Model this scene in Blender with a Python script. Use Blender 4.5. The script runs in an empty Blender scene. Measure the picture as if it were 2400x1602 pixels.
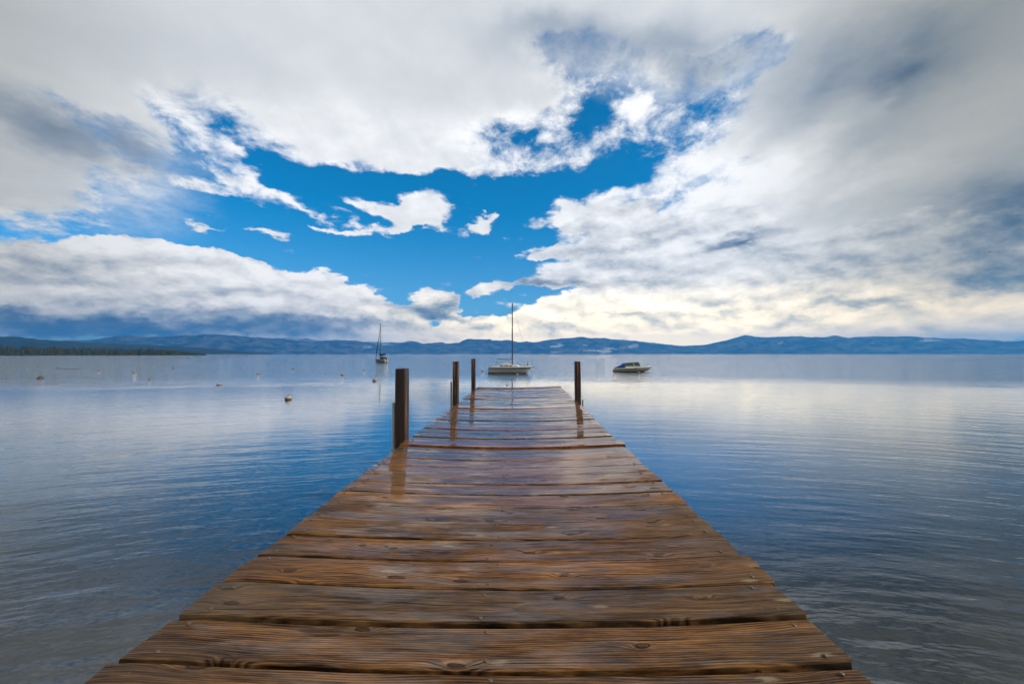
import bpy, bmesh, math, random
import numpy as np
from mathutils import Vector, Matrix, noise as mnoise

R = math.radians
scene = bpy.context.scene
C = scene.collection

# ------------------------------------------------------------------ camera
CAM_H = 2.90                                  # metres above the lake
cam_data = bpy.data.cameras.new('camera')
cam_data.lens = 16.0
cam_data.sensor_width = 36.0
cam_data.clip_start = 0.05
cam_data.clip_end = 60000.0
cam = bpy.data.objects.new('camera', cam_data)
cam.location = (0.0, 0.0, CAM_H)
cam.rotation_euler = (R(90.0 + 1.48), 0.0, 0.0)
C.objects.link(cam)
scene.camera = cam

# ------------------------------------------------------------------ exposure and sampling
scene.render.engine = 'CYCLES'
scene.view_settings.view_transform = 'Standard'
scene.view_settings.look = 'None'
scene.view_settings.exposure = 0.50
scene.view_settings.gamma = 1.0
scene.view_settings.use_curve_mapping = False
scene.cycles.max_bounces = 6
scene.cycles.diffuse_bounces = 2
scene.cycles.glossy_bounces = 4
scene.cycles.transparent_max_bounces = 8
scene.cycles.volume_bounces = 1
scene.cycles.caustics_reflective = False
scene.cycles.caustics_refractive = False
scene.cycles.sample_clamp_indirect = 4.0
scene.cycles.use_denoising = True
scene.cycles.use_adaptive_sampling = True
scene.cycles.adaptive_threshold = 0.025
scene.cycles.adaptive_min_samples = 24


# ------------------------------------------------------------------ node-graph helper
class S:
    """A socket with arithmetic; every operation adds one Math or Vector Math node."""
    def __init__(s, g, sock, vec=False):
        s.g, s.k, s.vec = g, sock, vec
    def _b(s, o, op, rev=False):
        a, b = (o, s) if rev else (s, o)
        isv = s.vec or (isinstance(o, S) and o.vec) or isinstance(o, tuple)
        return s.g.vmath(op, a, b) if isv else s.g.math(op, a, b)
    def __add__(s, o): return s._b(o, 'ADD')
    def __radd__(s, o): return s._b(o, 'ADD', True)
    def __sub__(s, o): return s._b(o, 'SUBTRACT')
    def __rsub__(s, o): return s._b(o, 'SUBTRACT', True)
    def __mul__(s, o): return s._b(o, 'MULTIPLY')
    def __rmul__(s, o): return s._b(o, 'MULTIPLY', True)
    def __truediv__(s, o): return s._b(o, 'DIVIDE')
    def __rtruediv__(s, o): return s._b(o, 'DIVIDE', True)


class Graph:
    def __init__(g, nt):
        g.nt = nt
        for n in list(nt.nodes):
            nt.nodes.remove(n)
    def new(g, t, **kw):
        n = g.nt.nodes.new(t)
        for k, v in kw.items():
            setattr(n, k, v)
        return n
    def put(g, inp, v):
        if isinstance(v, S):
            g.nt.links.new(v.k, inp)
        elif hasattr(v, 'is_output'):
            g.nt.links.new(v, inp)
        elif isinstance(v, (int, float)) and inp.type in ('VECTOR',):
            inp.default_value = (v, v, v)
        elif inp.type == 'RGBA' and len(v) == 3:
            inp.default_value = (*v, 1.0)
        else:
            inp.default_value = v
    def math(g, op, a, b=None, c=None, clamp=False):
        n = g.new('ShaderNodeMath', operation=op, use_clamp=clamp)
        for i, v in enumerate((a, b, c)):
            if v is not None:
                g.put(n.inputs[i], v)
        return S(g, n.outputs[0])
    def vmath(g, op, a, b=None, c=None):
        n = g.new('ShaderNodeVectorMath', operation=op)
        for i, v in enumerate((a, b, c)):
            if v is not None:
                g.put(n.inputs[3 if (op == 'SCALE' and i == 1) else i], v)
        sc = op in ('DOT_PRODUCT', 'LENGTH', 'DISTANCE')
        return S(g, n.outputs['Value' if sc else 'Vector'], vec=not sc)
    def xyz(g, x, y, z=0.0):
        n = g.new('ShaderNodeCombineXYZ')
        for i, v in enumerate((x, y, z)):
            g.put(n.inputs[i], v)
        return S(g, n.outputs[0], True)
    def sep(g, v):
        n = g.new('ShaderNodeSeparateXYZ')
        g.put(n.inputs[0], v)
        return [S(g, o) for o in n.outputs]
    def noise(g, v, scale=1.0, detail=4.0, rough=0.5, dist=0.0, color=False, lac=2.0, w=None, typ='FBM'):
        n = g.new('ShaderNodeTexNoise', noise_dimensions='3D' if w is None else '4D')
        n.noise_type = typ
        g.put(n.inputs['Vector'], v)
        if w is not None:
            g.put(n.inputs['W'], w)
        g.put(n.inputs['Scale'], scale)
        g.put(n.inputs['Detail'], detail)
        g.put(n.inputs['Roughness'], rough)
        g.put(n.inputs['Lacunarity'], lac)
        g.put(n.inputs['Distortion'], dist)
        return S(g, n.outputs['Color'], True) if color else S(g, n.outputs[0])
    def step(g, v, lo, hi, a=0.0, b=1.0, smooth=True):
        n = g.new('ShaderNodeMapRange', interpolation_type='SMOOTHSTEP' if smooth else 'LINEAR')
        n.clamp = True
        for nm, x in (('Value', v), ('From Min', lo), ('From Max', hi), ('To Min', a), ('To Max', b)):
            g.put(n.inputs[nm], x)
        return S(g, n.outputs[0])
    def mix(g, f, a, b, blend='MIX'):
        n = g.new('ShaderNodeMix', data_type='RGBA', blend_type=blend)
        g.put(n.inputs[0], f)
        g.put(n.inputs[6], a)
        g.put(n.inputs[7], b)
        return S(g, n.outputs[2], True)
    def ramp(g, f, stops):
        n = g.new('ShaderNodeValToRGB')
        g.put(n.inputs[0], f)
        cr = n.color_ramp
        while len(cr.elements) < len(stops):
            cr.elements.new(0.5)
        for e, (p, c) in zip(cr.elements, stops):
            e.position = p
            e.color = (*c, 1.0)
        return S(g, n.outputs[0], True)
    def mixs(g, f, a, b):
        n = g.new('ShaderNodeMixShader')
        g.put(n.inputs[0], f)
        g.put(n.inputs[1], a)
        g.put(n.inputs[2], b)
        return n.outputs[0]
    def curves(g, v3, lo, hi, xs, rows):
        """Three 1-D curves at once over lo..hi (a Vector Curves node reads x, y, z separately)."""
        n = g.new('ShaderNodeVectorCurve')
        mp = n.mapping
        mp.use_clip = False
        mp.clip_min_x, mp.clip_max_x = lo, hi
        for c, ys in zip(mp.curves, rows):
            c.points[0].location = (xs[0], ys[0])
            c.points[1].location = (xs[-1], ys[-1])
            for x, y in zip(xs[1:-1], ys[1:-1]):
                c.points.new(x, y)
            for p in c.points:
                p.handle_type = 'VECTOR'
        mp.update()
        g.put(n.inputs['Vector'], v3)
        return S(g, n.outputs['Vector'], True)
    def sky_field(g, az3, el3, table, rank):
        """Sum of soft ellipses on the sky, as pairs of curves over azimuth and elevation (singular value decomposition).
        Rows: azimuth, elevation, half-widths, tilt (all degrees), weight."""
        A = np.linspace(-1.35, 1.35, 150)
        E = np.linspace(0.0, 0.86, 100)
        M = np.zeros((len(E), len(A)))
        for az, el, ra, re_, rot, w in table:
            c, s = math.cos(R(rot)), math.sin(R(rot))
            da, de = A[None, :] - R(az), E[:, None] - R(el)
            u, v = (c * da + s * de) * 0.55 / R(ra), (c * de - s * da) * 0.55 / R(re_)
            q = np.maximum(0.0, 1.0 - u * u - v * v)
            M += w * q * q
        U, D, V = np.linalg.svd(M, full_matrices=False)
        total = None
        for k in range(0, rank, 3):
            sq = np.sqrt(D[k:k + 3])
            ca = g.curves(az3, -1.35, 1.35, A.tolist(), (V[k:k + 3] * sq[:, None]).tolist())
            ce = g.curves(el3, 0.0, 0.86, E.tolist(), (U[:, k:k + 3] * sq[None, :]).T.tolist())
            e = g.vmath('DOT_PRODUCT', ca, ce)
            total = e if total is None else g.math('ADD', total, e)
        return total


# ------------------------------------------------------------------ sun and sky
SUN_AZ, SUN_EL = 104.0, 40.0                  # degrees right of the view axis (+Y), above the lake
sun_dir = Vector((math.sin(R(SUN_AZ)) * math.cos(R(SUN_EL)), math.cos(R(SUN_AZ)) * math.cos(R(SUN_EL)), math.sin(R(SUN_EL))))
sun_data = bpy.data.lights.new('sun', 'SUN')
sun_data.energy = 2.2
sun_data.angle = R(8.0)
sun_data.color = (1.0, 0.86, 0.68)
sun = bpy.data.objects.new('sun', sun_data)
sun.rotation_euler = sun_dir.to_track_quat('Z', 'Y').to_euler()
sun.location = (20, 20, 40)
C.objects.link(sun)

world = bpy.data.worlds.new('World')
scene.world = world
world.use_nodes = True
world.cycles.sampling_method = 'MANUAL'
world.cycles.sample_map_resolution = 512


def build_sky(nt):
    g = Graph(nt)
    tc = g.new('ShaderNodeTexCoord')
    d = S(g, tc.outputs['Generated'], True)
    x, y, z0 = g.sep(d)
    z = g.math('MAXIMUM', z0, 0.0)
    az = g.math('ARCTAN2', x, y)
    el = g.math('ARCSINE', z)
    # cloud-sheet coordinates: a flat layer overhead that converges to the horizon
    inv = 1.0 / (z + 0.20)
    px, py = x * inv, y * inv
    P = g.xyz(px, py * 0.80, 0.0)
    Q = d * (1.0, 1.0, 2.1)                       # heaped clouds low over the far shore
    warp_a = (g.noise(d, 3.2, 2.0, 0.5, color=True) - (0.5, 0.5, 0.5)) * (0.07, 0.045, 0.0)
    warp_b = (g.noise(P, 5.0, 4.0, 0.60, color=True) - (0.5, 0.5, 0.5)) * (0.13, 0.085, 0.0)
    warp_c = (g.noise(Q, 13.0, 5.0, 0.62, color=True) - (0.5, 0.5, 0.5)) * (0.11, 0.075, 0.0)
    base = g.xyz(az, el, 0.0)
    a_u = g.sep(base + warp_a + warp_b)
    a_l = g.sep(base + warp_c)
    AU, EU = g.xyz(a_u[0], a_u[0], a_u[0]), g.xyz(a_u[1], a_u[1], a_u[1])
    AL, EL = g.xyz(a_l[0], a_l[0], a_l[0]), g.xyz(a_l[1], a_l[1], a_l[1])

    # ---- clear air: Nishita sky, deepened as a polarised mountain sky, paler towards the far shore
    sky = g.new('ShaderNodeTexSky', sky_type='NISHITA')
    sky.sun_disc = False
    sky.sun_elevation = R(SUN_EL)
    sky.sun_rotation = R(SUN_AZ)
    sky.altitude = 1900.0
    sky.air_density = 1.0
    sky.dust_density = 0.3
    sky.ozone_density = 2.0
    tint = g.mix(g.step(el, 0.06, 0.32), SKY_TINT_LOW, SKY_TINT)
    blue = g.vmath('MULTIPLY', S(g, sky.outputs[0], True), tint)
    bg_sky = g.new('ShaderNodeBackground')
    g.put(bg_sky.inputs['Color'], blue)
    bg_sky.inputs['Strength'].default_value = 0.10

    # ---- upper cloud sheet: solid inside, frayed into wisps where it thins
    n_lo = g.noise(P, 3.6, 3.0, 0.55, 0.2)
    n_hi = g.noise(P, 9.0, 9.0, 0.70, 0.25)
    field = g.sky_field(AU, EU, GAP, 24)
    fray = g.step(field, -0.70, 0.0, 1.0, 0.35)                   # broken up round the opening, closed further out
    gap = g.math('MAXIMUM', field * 1.30, -1.72)
    cover_u = gap + g.sky_field(AU, EU, PUFF, 21) * 1.15 + 0.95 + ((n_lo - 0.5) * 1.9 + (n_hi - 0.5) * 3.0) * fray
    dens_u = g.step(cover_u, -0.34, 0.72)
    veil = g.sky_field(AU, EU, VEIL, 6) * g.step(n_hi, 0.25, 0.70, 0.45, 1.1)
    dens_u = g.math('MAXIMUM', dens_u, veil, clamp=True)
    tone = g.sky_field(AU, EU, LIGHT_U, 15) * g.step(n_lo + (n_hi - 0.5) * 0.7, 0.32, 0.68, 0.55, 1.30, smooth=False)
    light_u = tone + g.step(fray, 0.35, 1.0, 0.71, 0.87) + (n_hi - 0.5) * g.step(fray, 0.35, 1.0, 0.14, 0.55) + (n_lo - 0.5) * 0.16 - g.step(el, 0.56, 1.1, 0.0, 0.26)
    col_u = g.ramp(light_u, CLOUD_RAMP)

    # ---- heaped clouds
    n_l = g.noise(Q, 11.0, 9.0, 0.60, 0.15)
    n_l2 = g.noise(Q + (0.012, 0.0, 0.030), 11.0, 5.0, 0.60, 0.15)
    cover_l = g.math('MINIMUM', g.sky_field(AL, EL, COVER_L, 18), 0.95) - 0.35 + (n_l - 0.5) * 1.1
    dens_l = g.step(cover_l, -0.03, 0.20)
    light_l = g.sky_field(AL, EL, LIGHT_L, 18) + 0.82 + (n_l - n_l2) * 1.25
    col_l = g.ramp(light_l, CLOUD_RAMP)

    warm = g.step(el, 0.02, 0.17, 1.0, 0.0) * g.step(az, -0.45, 0.05)
    cloud = g.mix(dens_l, col_u, col_l)
    cloud = g.mix(warm, cloud, g.vmath('MULTIPLY', cloud, (2.80, 2.35, 1.52)))
    lift = g.step(el, 0.03, 0.24, 1.0, 0.0)                        # low cloud brightened to make up for the haze before it
    cloud = g.mix(lift, cloud, g.vmath('MULTIPLY', cloud, (1.28, 1.20, 1.08)))
    grime = g.step(g.math('ABSOLUTE', az) + az * 0.14, 0.46, 0.95)            # the sheet thickens to grey-olive away from the opening
    cloud = g.mix(grime, cloud, g.vmath('MULTIPLY', cloud, (0.60, 0.57, 0.49)))
    dens = g.math('MAXIMUM', dens_u, dens_l)
    bg_cloud = g.new('ShaderNodeBackground')
    g.put(bg_cloud.inputs['Color'], cloud)
    bg_cloud.inputs['Strength'].default_value = 1.0
    out = g.new('ShaderNodeOutputWorld')
    g.nt.links.new(g.mixs(dens, bg_sky.outputs[0], bg_cloud.outputs[0]), out.inputs[0])


# where the cloud cover opens and thickens: (azimuth, elevation, half-width, half-height, tilt, weight), degrees
GAP = [
    (-11.7, 13.4, 13.4, 4.98, 0, -1.5), (-24.2, 13.0, 11.61, 2.61, 0, -1.2), (-3.8, 15.6, 8.02, 3.98, 0, -1.2),
    (1.6, 13.6, 3.76, 4.06, 0, -0.9), (-31.7, 14.1, 4.27, 1.98, 0, -0.9), (-10.6, 7.8, 15.57, 3.11, 0, -1.5),
    (-31.0, 6.4, 27.65, 5.0, 0, -1.6), (18.6, 2.7, 43.4, 3.35, 0, -1.4), (-12.7, 19.4, 15.34, 1.59, 0, -1.0),
    (-6.4, 19.4, 10.61, 1.71, 0, -0.9), (-27.7, 20.2, 9.26, 2.68, -28, -0.62), (-29.4, 20.9, 3.26, 0.53, -32, -0.7),
    (-25.6, 18.9, 3.06, 0.56, -28, -0.6), (-32.5, 17.1, 2.67, 0.66, -25, -0.7), (-23.8, 17.1, 3.6, 0.72, -22, -0.7),
    (-19.8, 19.6, 2.85, 0.72, -20, -0.6), (-36.2, 21.8, 4.2, 0.9, -35, -0.45), (7.5, 25.8, 10.56, 3.46, 10, -0.78),
    (-2.7, 27.0, 4.29, 1.53, 15, -0.4), (10.9, 27.4, 2.59, 2.08, 0, -0.3), (12.7, 21.4, 5.62, 1.82, 12, -0.95),
    (6.9, 20.4, 4.76, 1.41, 0, -0.6), (2.7, 25.5, 3.75, 0.7, 10, -0.35), (20.6, 25.3, 10.36, 3.29, 35, -0.62),
    (18.6, 17.2, 8.68, 1.86, 18, -0.62), (19.1, 13.9, 3.84, 0.48, 10, -0.5), (15.7, 30.4, 7.96, 1.93, 0, -0.5),
    (9.6, 33.4, 7.83, 2.07, 0, -0.55), (2.7, 34.5, 4.82, 1.09, 0, -0.35), (23.3, 30.7, 7.7, 1.64, 0, -0.5),
    (29.4, 30.1, 3.67, 1.05, 0, -0.3), (-42.0, 19.9, 5.64, 1.94, -10, -0.6), (-38.5, 15.5, 4.93, 3.12, 0, -0.65),
    (-35.8, 17.3, 2.47, 1.99, 0, -0.3), (21.5, 7.3, 7.91, 0.44, 0, -1.1), (18.6, 6.5, 2.89, 0.35, 0, -0.8),
    (26.9, 5.2, 2.57, 0.29, 0, -0.7),
]
PUFF = [
    (-12.4, 17.2, 2.66, 1.44, 25, 2.0), (-10.6, 15.9, 3.22, 0.78, -25, 1.7), (-16.7, 17.2, 2.86, 0.42, -8, 1.5),
    (-15.7, 14.9, 2.89, 0.39, 8, 1.4), (-9.1, 17.2, 1.15, 1.36, 0, 1.1), (-14.2, 16.3, 1.82, 0.96, 0, 1.0),
    (-4.3, 16.0, 1.92, 0.64, 25, 1.9), (-2.7, 16.9, 0.96, 0.44, 0, 1.2), (-5.4, 15.6, 0.96, 0.45, 0, 0.9),
    (-33.8, 13.0, 1.26, 0.47, 0, 1.9), (-27.7, 12.4, 1.43, 0.54, -10, 1.9), (-28.5, 12.9, 0.66, 0.4, 40, 0.9),
    (-30.4, 12.9, 1.12, 0.31, 0, 1.4), (-20.8, 14.4, 2.35, 0.33, 0, 1.7), (-38.4, 13.1, 0.79, 0.32, 0, 1.3),
    (-23.6, 15.9, 2.44, 0.36, -20, 1.0), (-19.6, 15.9, 2.1, 0.37, -8, 1.0), (-27.7, 17.9, 3.79, 0.6, -24, 0.8),
    (-31.0, 16.1, 3.55, 0.38, -14, 1.0), (4.8, 16.1, 4.05, 0.79, 5, 0.9), (3.8, 12.3, 2.35, 0.46, 0, 1.2),
    (6.4, 26.2, 2.33, 1.46, 20, 0.7), (14.7, 27.7, 2.21, 2.69, 10, 0.6), (1.6, 29.5, 3.54, 1.38, 0, 0.5),
]
VEIL = [
    (-42.0, 19.2, 5.94, 2.49, 0, 0.95), (-40.2, 15.2, 4.71, 3.06, 0, 0.7), (10.6, 33.9, 10.38, 2.55, 0, 0.95),
    (24.7, 30.4, 7.98, 2.18, 0, 1.0), (38.5, 24.8, 7.23, 4.85, 0, 1.0), (18.6, 30.3, 5.79, 1.9, 0, 0.5),
]
LIGHT_U = [
    (4.8, 34.8, 7.47, 1.62, 0, -0.26), (13.7, 33.4, 8.11, 2.0, 0, -0.3), (23.8, 30.6, 7.65, 1.82, 0, -0.34),
    (32.5, 26.8, 6.49, 2.17, 20, -0.26), (39.8, 23.7, 5.7, 3.81, 20, -0.26), (31.0, 23.4, 4.74, 1.75, 30, -0.22),
    (20.6, 27.7, 5.18, 1.34, 25, -0.16), (41.7, 26.1, 3.29, 1.94, 30, -0.12), (-43.2, 19.2, 5.72, 1.89, -8, -0.36),
    (-38.2, 18.7, 3.32, 1.89, 0, -0.2), (-46.1, 17.6, 2.32, 1.35, 0, -0.12), (48.1, 11.3, 3.35, 3.45, 0, -0.42),
    (48.4, 6.4, 4.74, 0.99, 0, -0.4), (45.9, 10.0, 3.9, 2.54, 0, -0.12), (26.9, 12.5, 3.63, 0.64, 6, -0.48),
    (37.2, 5.3, 4.43, 0.51, 5, -0.35), (5.4, 9.0, 4.79, 0.57, 0, -0.4), (25.1, 18.7, 14.53, 6.54, 10, 0.26),
    (-10.6, 23.4, 22.31, 4.0, 0, 0.2), (-28.5, 19.0, 7.46, 3.37, -25, 0.2), (27.3, 9.9, 12.73, 2.32, 0, 0.14),
    (12.2, 30.0, 3.59, 1.97, 0, 0.14), (3.2, 25.0, 4.82, 1.76, 0, 0.14), (15.7, 27.2, 3.98, 2.46, 20, 0.16),
    (-43.2, 27.7, 14.29, 3.68, 0, -0.06), (45.9, 26.7, 10.41, 3.58, 0, -0.14), (35.5, 18.9, 4.28, 1.17, 30, -0.1),
    (5.4, 32.7, 3.19, 0.91, 30, 0.1), (22.4, 25.4, 4.13, 0.73, 35, 0.16), (27.7, 22.5, 4.21, 0.73, 35, 0.12),
    (39.5, 23.4, 1.92, 0.42, 40, 0.16),
]
COVER_L = [
    (-45.1, 6.4, 9.64, 2.62, 0, 1.2), (-35.5, 7.4, 8.55, 2.58, -6, 1.1), (-27.7, 6.6, 8.42, 2.58, -10, 1.1),
    (-19.6, 6.2, 5.72, 1.8, -12, 1.1), (-40.2, 2.6, 20.08, 1.07, 0, 1.1), (-25.1, 3.1, 11.45, 0.97, 0, 0.9),
    (-36.2, 10.3, 6.3, 0.76, -4, 0.6), (-10.1, 6.8, 2.08, 1.36, 0, 0.95), (-7.5, 5.0, 2.64, 1.06, -20, 0.9),
    (-3.8, 7.7, 2.67, 0.74, 10, 0.75), (-13.7, 4.9, 3.04, 0.83, 0, 0.8), (-22.4, 2.0, 10.1, 0.69, 0, 1.0),
    (-2.7, 2.0, 21.44, 1.29, 0, 1.25), (25.1, 2.6, 22.9, 2.04, 0, 1.25), (44.5, 3.4, 11.46, 2.29, 0, 1.25),
    (0.0, 3.4, 6.45, 0.86, 0, 0.8), (14.2, 10.5, 10.1, 1.71, 4, 1.0), (20.6, 14.0, 10.36, 1.89, 6, 1.0),
    (12.7, 16.5, 5.62, 1.06, 6, 0.95), (10.6, 15.4, 4.67, 0.69, 0, 0.8), (3.8, 12.4, 2.67, 0.46, 0, 1.0),
    (6.9, 13.0, 4.23, 0.71, 10, 0.7), (29.4, 8.8, 17.14, 2.29, 0, 1.1), (41.7, 8.3, 10.48, 3.93, 0, 1.2),
    (13.2, 6.1, 11.71, 1.14, 0, 0.95), (4.8, 5.0, 3.73, 1.27, 14, 0.95), (4.3, 8.7, 4.81, 0.52, 0, 0.8),
]
LIGHT_L = [
    (-39.2, 2.6, 17.42, 0.83, 0, -0.7), (-21.5, 3.8, 7.91, 0.6, 0, -0.5), (-45.4, 6.8, 3.18, 0.56, 0, -0.3),
    (-46.9, 1.6, 10.03, 0.73, 0, -0.2), (-29.4, 4.5, 6.94, 0.51, 0, -0.3), (-39.2, 4.3, 6.45, 0.41, 0, -0.18),
    (-40.2, 7.7, 5.02, 0.4, 0, -0.14), (-35.1, 9.4, 4.31, 0.34, 0, -0.12), (-47.6, 8.6, 2.19, 0.5, 0, -0.2),
    (-33.3, 6.2, 3.75, 0.4, 0, -0.12), (-24.2, 5.6, 3.13, 0.39, 0, -0.15), (-9.6, 5.6, 2.61, 1.15, 0, -0.6),
    (-6.7, 4.5, 2.91, 0.58, -10, -0.5), (-14.0, 6.4, 1.21, 0.82, 0, -0.35), (4.8, 8.7, 5.33, 0.58, 0, -0.45),
    (26.9, 12.5, 3.85, 0.59, 6, -0.5), (48.1, 11.3, 3.59, 3.28, 0, -0.42), (48.4, 6.2, 5.22, 0.92, 0, -0.4),
    (36.9, 5.2, 5.16, 0.47, 5, -0.4), (20.6, 4.4, 5.65, 0.4, 0, -0.22), (5.4, 3.8, 3.19, 0.43, 0, -0.38),
    (31.4, 3.2, 2.74, 0.32, 0, -0.32), (13.2, 4.9, 5.09, 0.31, 0, -0.28), (25.1, 6.2, 6.17, 0.29, 0, -0.2),
    (18.6, 8.8, 5.79, 0.3, 0, -0.18), (10.6, 10.9, 4.15, 0.31, 6, -0.18), (33.3, 8.4, 7.51, 0.4, 0, -0.16),
    (43.2, 8.9, 5.72, 1.68, 0, -0.12), (8.0, 14.8, 3.16, 0.35, 8, -0.2), (14.7, 13.0, 4.52, 0.35, 6, -0.22),
    (18.6, 15.3, 3.86, 0.38, 6, -0.12), (-44.5, 10.0, 8.18, 0.74, 0, 0.1), (-27.7, 8.7, 10.95, 0.93, -8, 0.14),
    (-17.7, 7.3, 3.41, 1.11, 0, 0.14), (-5.4, 1.8, 31.95, 0.75, 0, 0.15), (29.4, 1.8, 24.48, 0.84, 0, 0.15),
    (-22.4, 1.9, 6.89, 0.45, 0, 0.1), (5.4, 6.9, 6.39, 0.53, 0, 0.1),
]
# skylines of the far shore: (azimuth, elevation) in degrees
RIDGE_FAR = [
    (-69.14, 0.555), (-61.93, 0.986), (-54.58, 1.152), (-48.37, 1.249), (-45.88, 1.122), (-43.15, 1.254),
    (-42.28, 1.391), (-41.08, 1.659), (-40.25, 1.803), (-39.2, 1.665), (-37.89, 1.695), (-36.87, 1.804),
    (-35.47, 1.88), (-34.02, 2.047), (-32.9, 2.074), (-31.75, 1.963), (-30.17, 1.857), (-28.53, 1.745),
    (-26.85, 1.677), (-25.55, 1.55), (-24.23, 1.469), (-23.33, 1.43), (-22.42, 1.539), (-20.56, 1.609),
    (-18.65, 1.526), (-17.19, 1.334), (-15.71, 0.982), (-14.46, 1.092), (-13.44, 1.358), (-12.94, 1.518),
    (-12.42, 1.573), (-11.91, 1.524), (-11.4, 1.316), (-11.03, 1.16), (-10.62, 1.267), (-9.58, 1.377),
    (-9.06, 1.432), (-8.53, 1.381), (-8.27, 1.276), (-7.48, 1.331), (-6.68, 1.387), (-6.15, 1.655),
    (-5.52, 1.871), (-4.29, 1.821), (-2.79, 1.823), (-2.42, 1.717), (-1.34, 1.664), (-0.54, 1.772),
    (0.0, 1.611), (0.81, 1.45), (1.88, 1.556), (2.68, 1.448), (3.22, 1.501), (4.29, 1.713),
    (5.36, 1.818), (6.42, 1.921), (7.48, 1.97), (8.53, 2.124), (9.58, 1.959), (11.4, 1.947),
    (12.68, 1.729), (13.7, 1.722), (15.21, 1.555), (16.2, 1.444), (17.68, 1.228), (19.61, 1.012),
    (20.79, 0.904), (21.49, 0.95), (22.87, 1.039), (24.23, 1.175), (24.67, 1.415), (25.55, 1.599),
    (26.85, 1.677), (27.36, 1.669), (28.12, 1.468), (29.36, 1.591), (31.75, 1.735), (33.27, 1.751),
    (34.75, 1.721), (35.36, 1.927), (35.82, 1.785), (36.52, 1.597), (37.21, 1.668), (38.88, 1.714),
    (39.52, 1.657), (40.47, 1.675), (41.24, 1.696), (41.99, 1.517), (43.15, 1.41), (44.55, 1.378),
    (45.88, 1.234), (47.15, 1.096), (47.89, 1.044), (48.37, 1.106), (54.58, 1.214), (63.07, 0.827),
    (70.43, 0.432),
]
RIDGE_BACK = [
    (-30.96, 0.645), (-29.36, 1.357), (-27.7, 1.759), (-26.42, 1.779), (-25.11, 1.653), (-24.23, 1.763),
    (-22.42, 1.44), (-20.56, 1.458), (-18.17, 1.429), (-15.71, 1.396), (-13.19, 1.359), (-10.62, 1.214),
    (-8.0, 0.745), (0.0, 0.376), (15.71, 0.362), (21.49, 0.7), (25.11, 1.507), (27.19, 2.101),
    (28.12, 1.894), (28.95, 1.786), (31.75, 1.872), (32.52, 1.856), (34.02, 1.513), (36.87, 0.602),
]
RIDGE_LEFT = [
    (-63.07, 1.192), (-54.58, 1.432), (-48.37, 1.427), (-47.64, 1.447), (-46.9, 1.394), (-45.88, 1.234),
    (-44.55, 1.148), (-43.15, 1.058), (-40.16, 0.944), (-36.18, 0.737), (-32.52, 0.453), (-29.36, 0.14),
    (-27.7, 0.048),
]
RIDGE_POINT = [
    (-63.07, 0.827), (-54.58, 0.903), (-48.37, 0.856), (-46.9, 0.771), (-45.35, 0.679), (-43.15, 0.627),
    (-40.16, 0.575), (-37.55, 0.511), (-35.82, 0.436), (-34.57, 0.31), (-33.83, 0.045),
]
CLEAR_FAR = [
    (5.36, 0.909, 0.85, 0.214, 0.75), (6.52, 1.121, 0.74, 0.16, 0.6), (5.36, 0.214, 0.96, 0.134, 0.7), (10.62, 0.37, 2.59, 0.211, 0.65), (12.42, 0.682, 1.28, 0.157, 0.6), (9.16, 1.113, 1.05, 0.159, 0.55),
    (15.21, 1.037, 0.9, 0.311, 0.6), (13.95, 0.834, 1.01, 0.104, 0.5), (11.65, 0.21, 0.72, 0.105, 0.6), (-16.45, 0.876, 1.48, 0.206, 0.35), (35.11, 1.406, 0.72, 0.088, 0.5), (33.46, 1.254, 0.52, 0.09, 0.4),
    (30.57, 1.202, 0.48, 0.116, 0.7), (38.22, 1.097, 0.4, 0.084, 0.7), (42.43, 1.229, 0.88, 0.159, 0.7), (44.27, 1.077, 1.1, 0.192, 0.35), (-17.68, 0.768, 0.68, 0.154, 0.6), (-3.22, 1.287, 0.86, 0.161, 0.3),
    (-40.93, 0.69, 0.46, 0.122, 0.5), (27.7, 0.856, 0.21, 0.071, 0.6), (41.08, 0.648, 0.24, 0.081, 0.5),
]
CLEAR_BACK = [
    (-25.11, 1.556, 3.52, 0.292, 0.55), (-16.7, 1.183, 2.96, 0.309, 0.6), (27.28, 1.861, 1.7, 0.239, 0.4),
]
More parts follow.
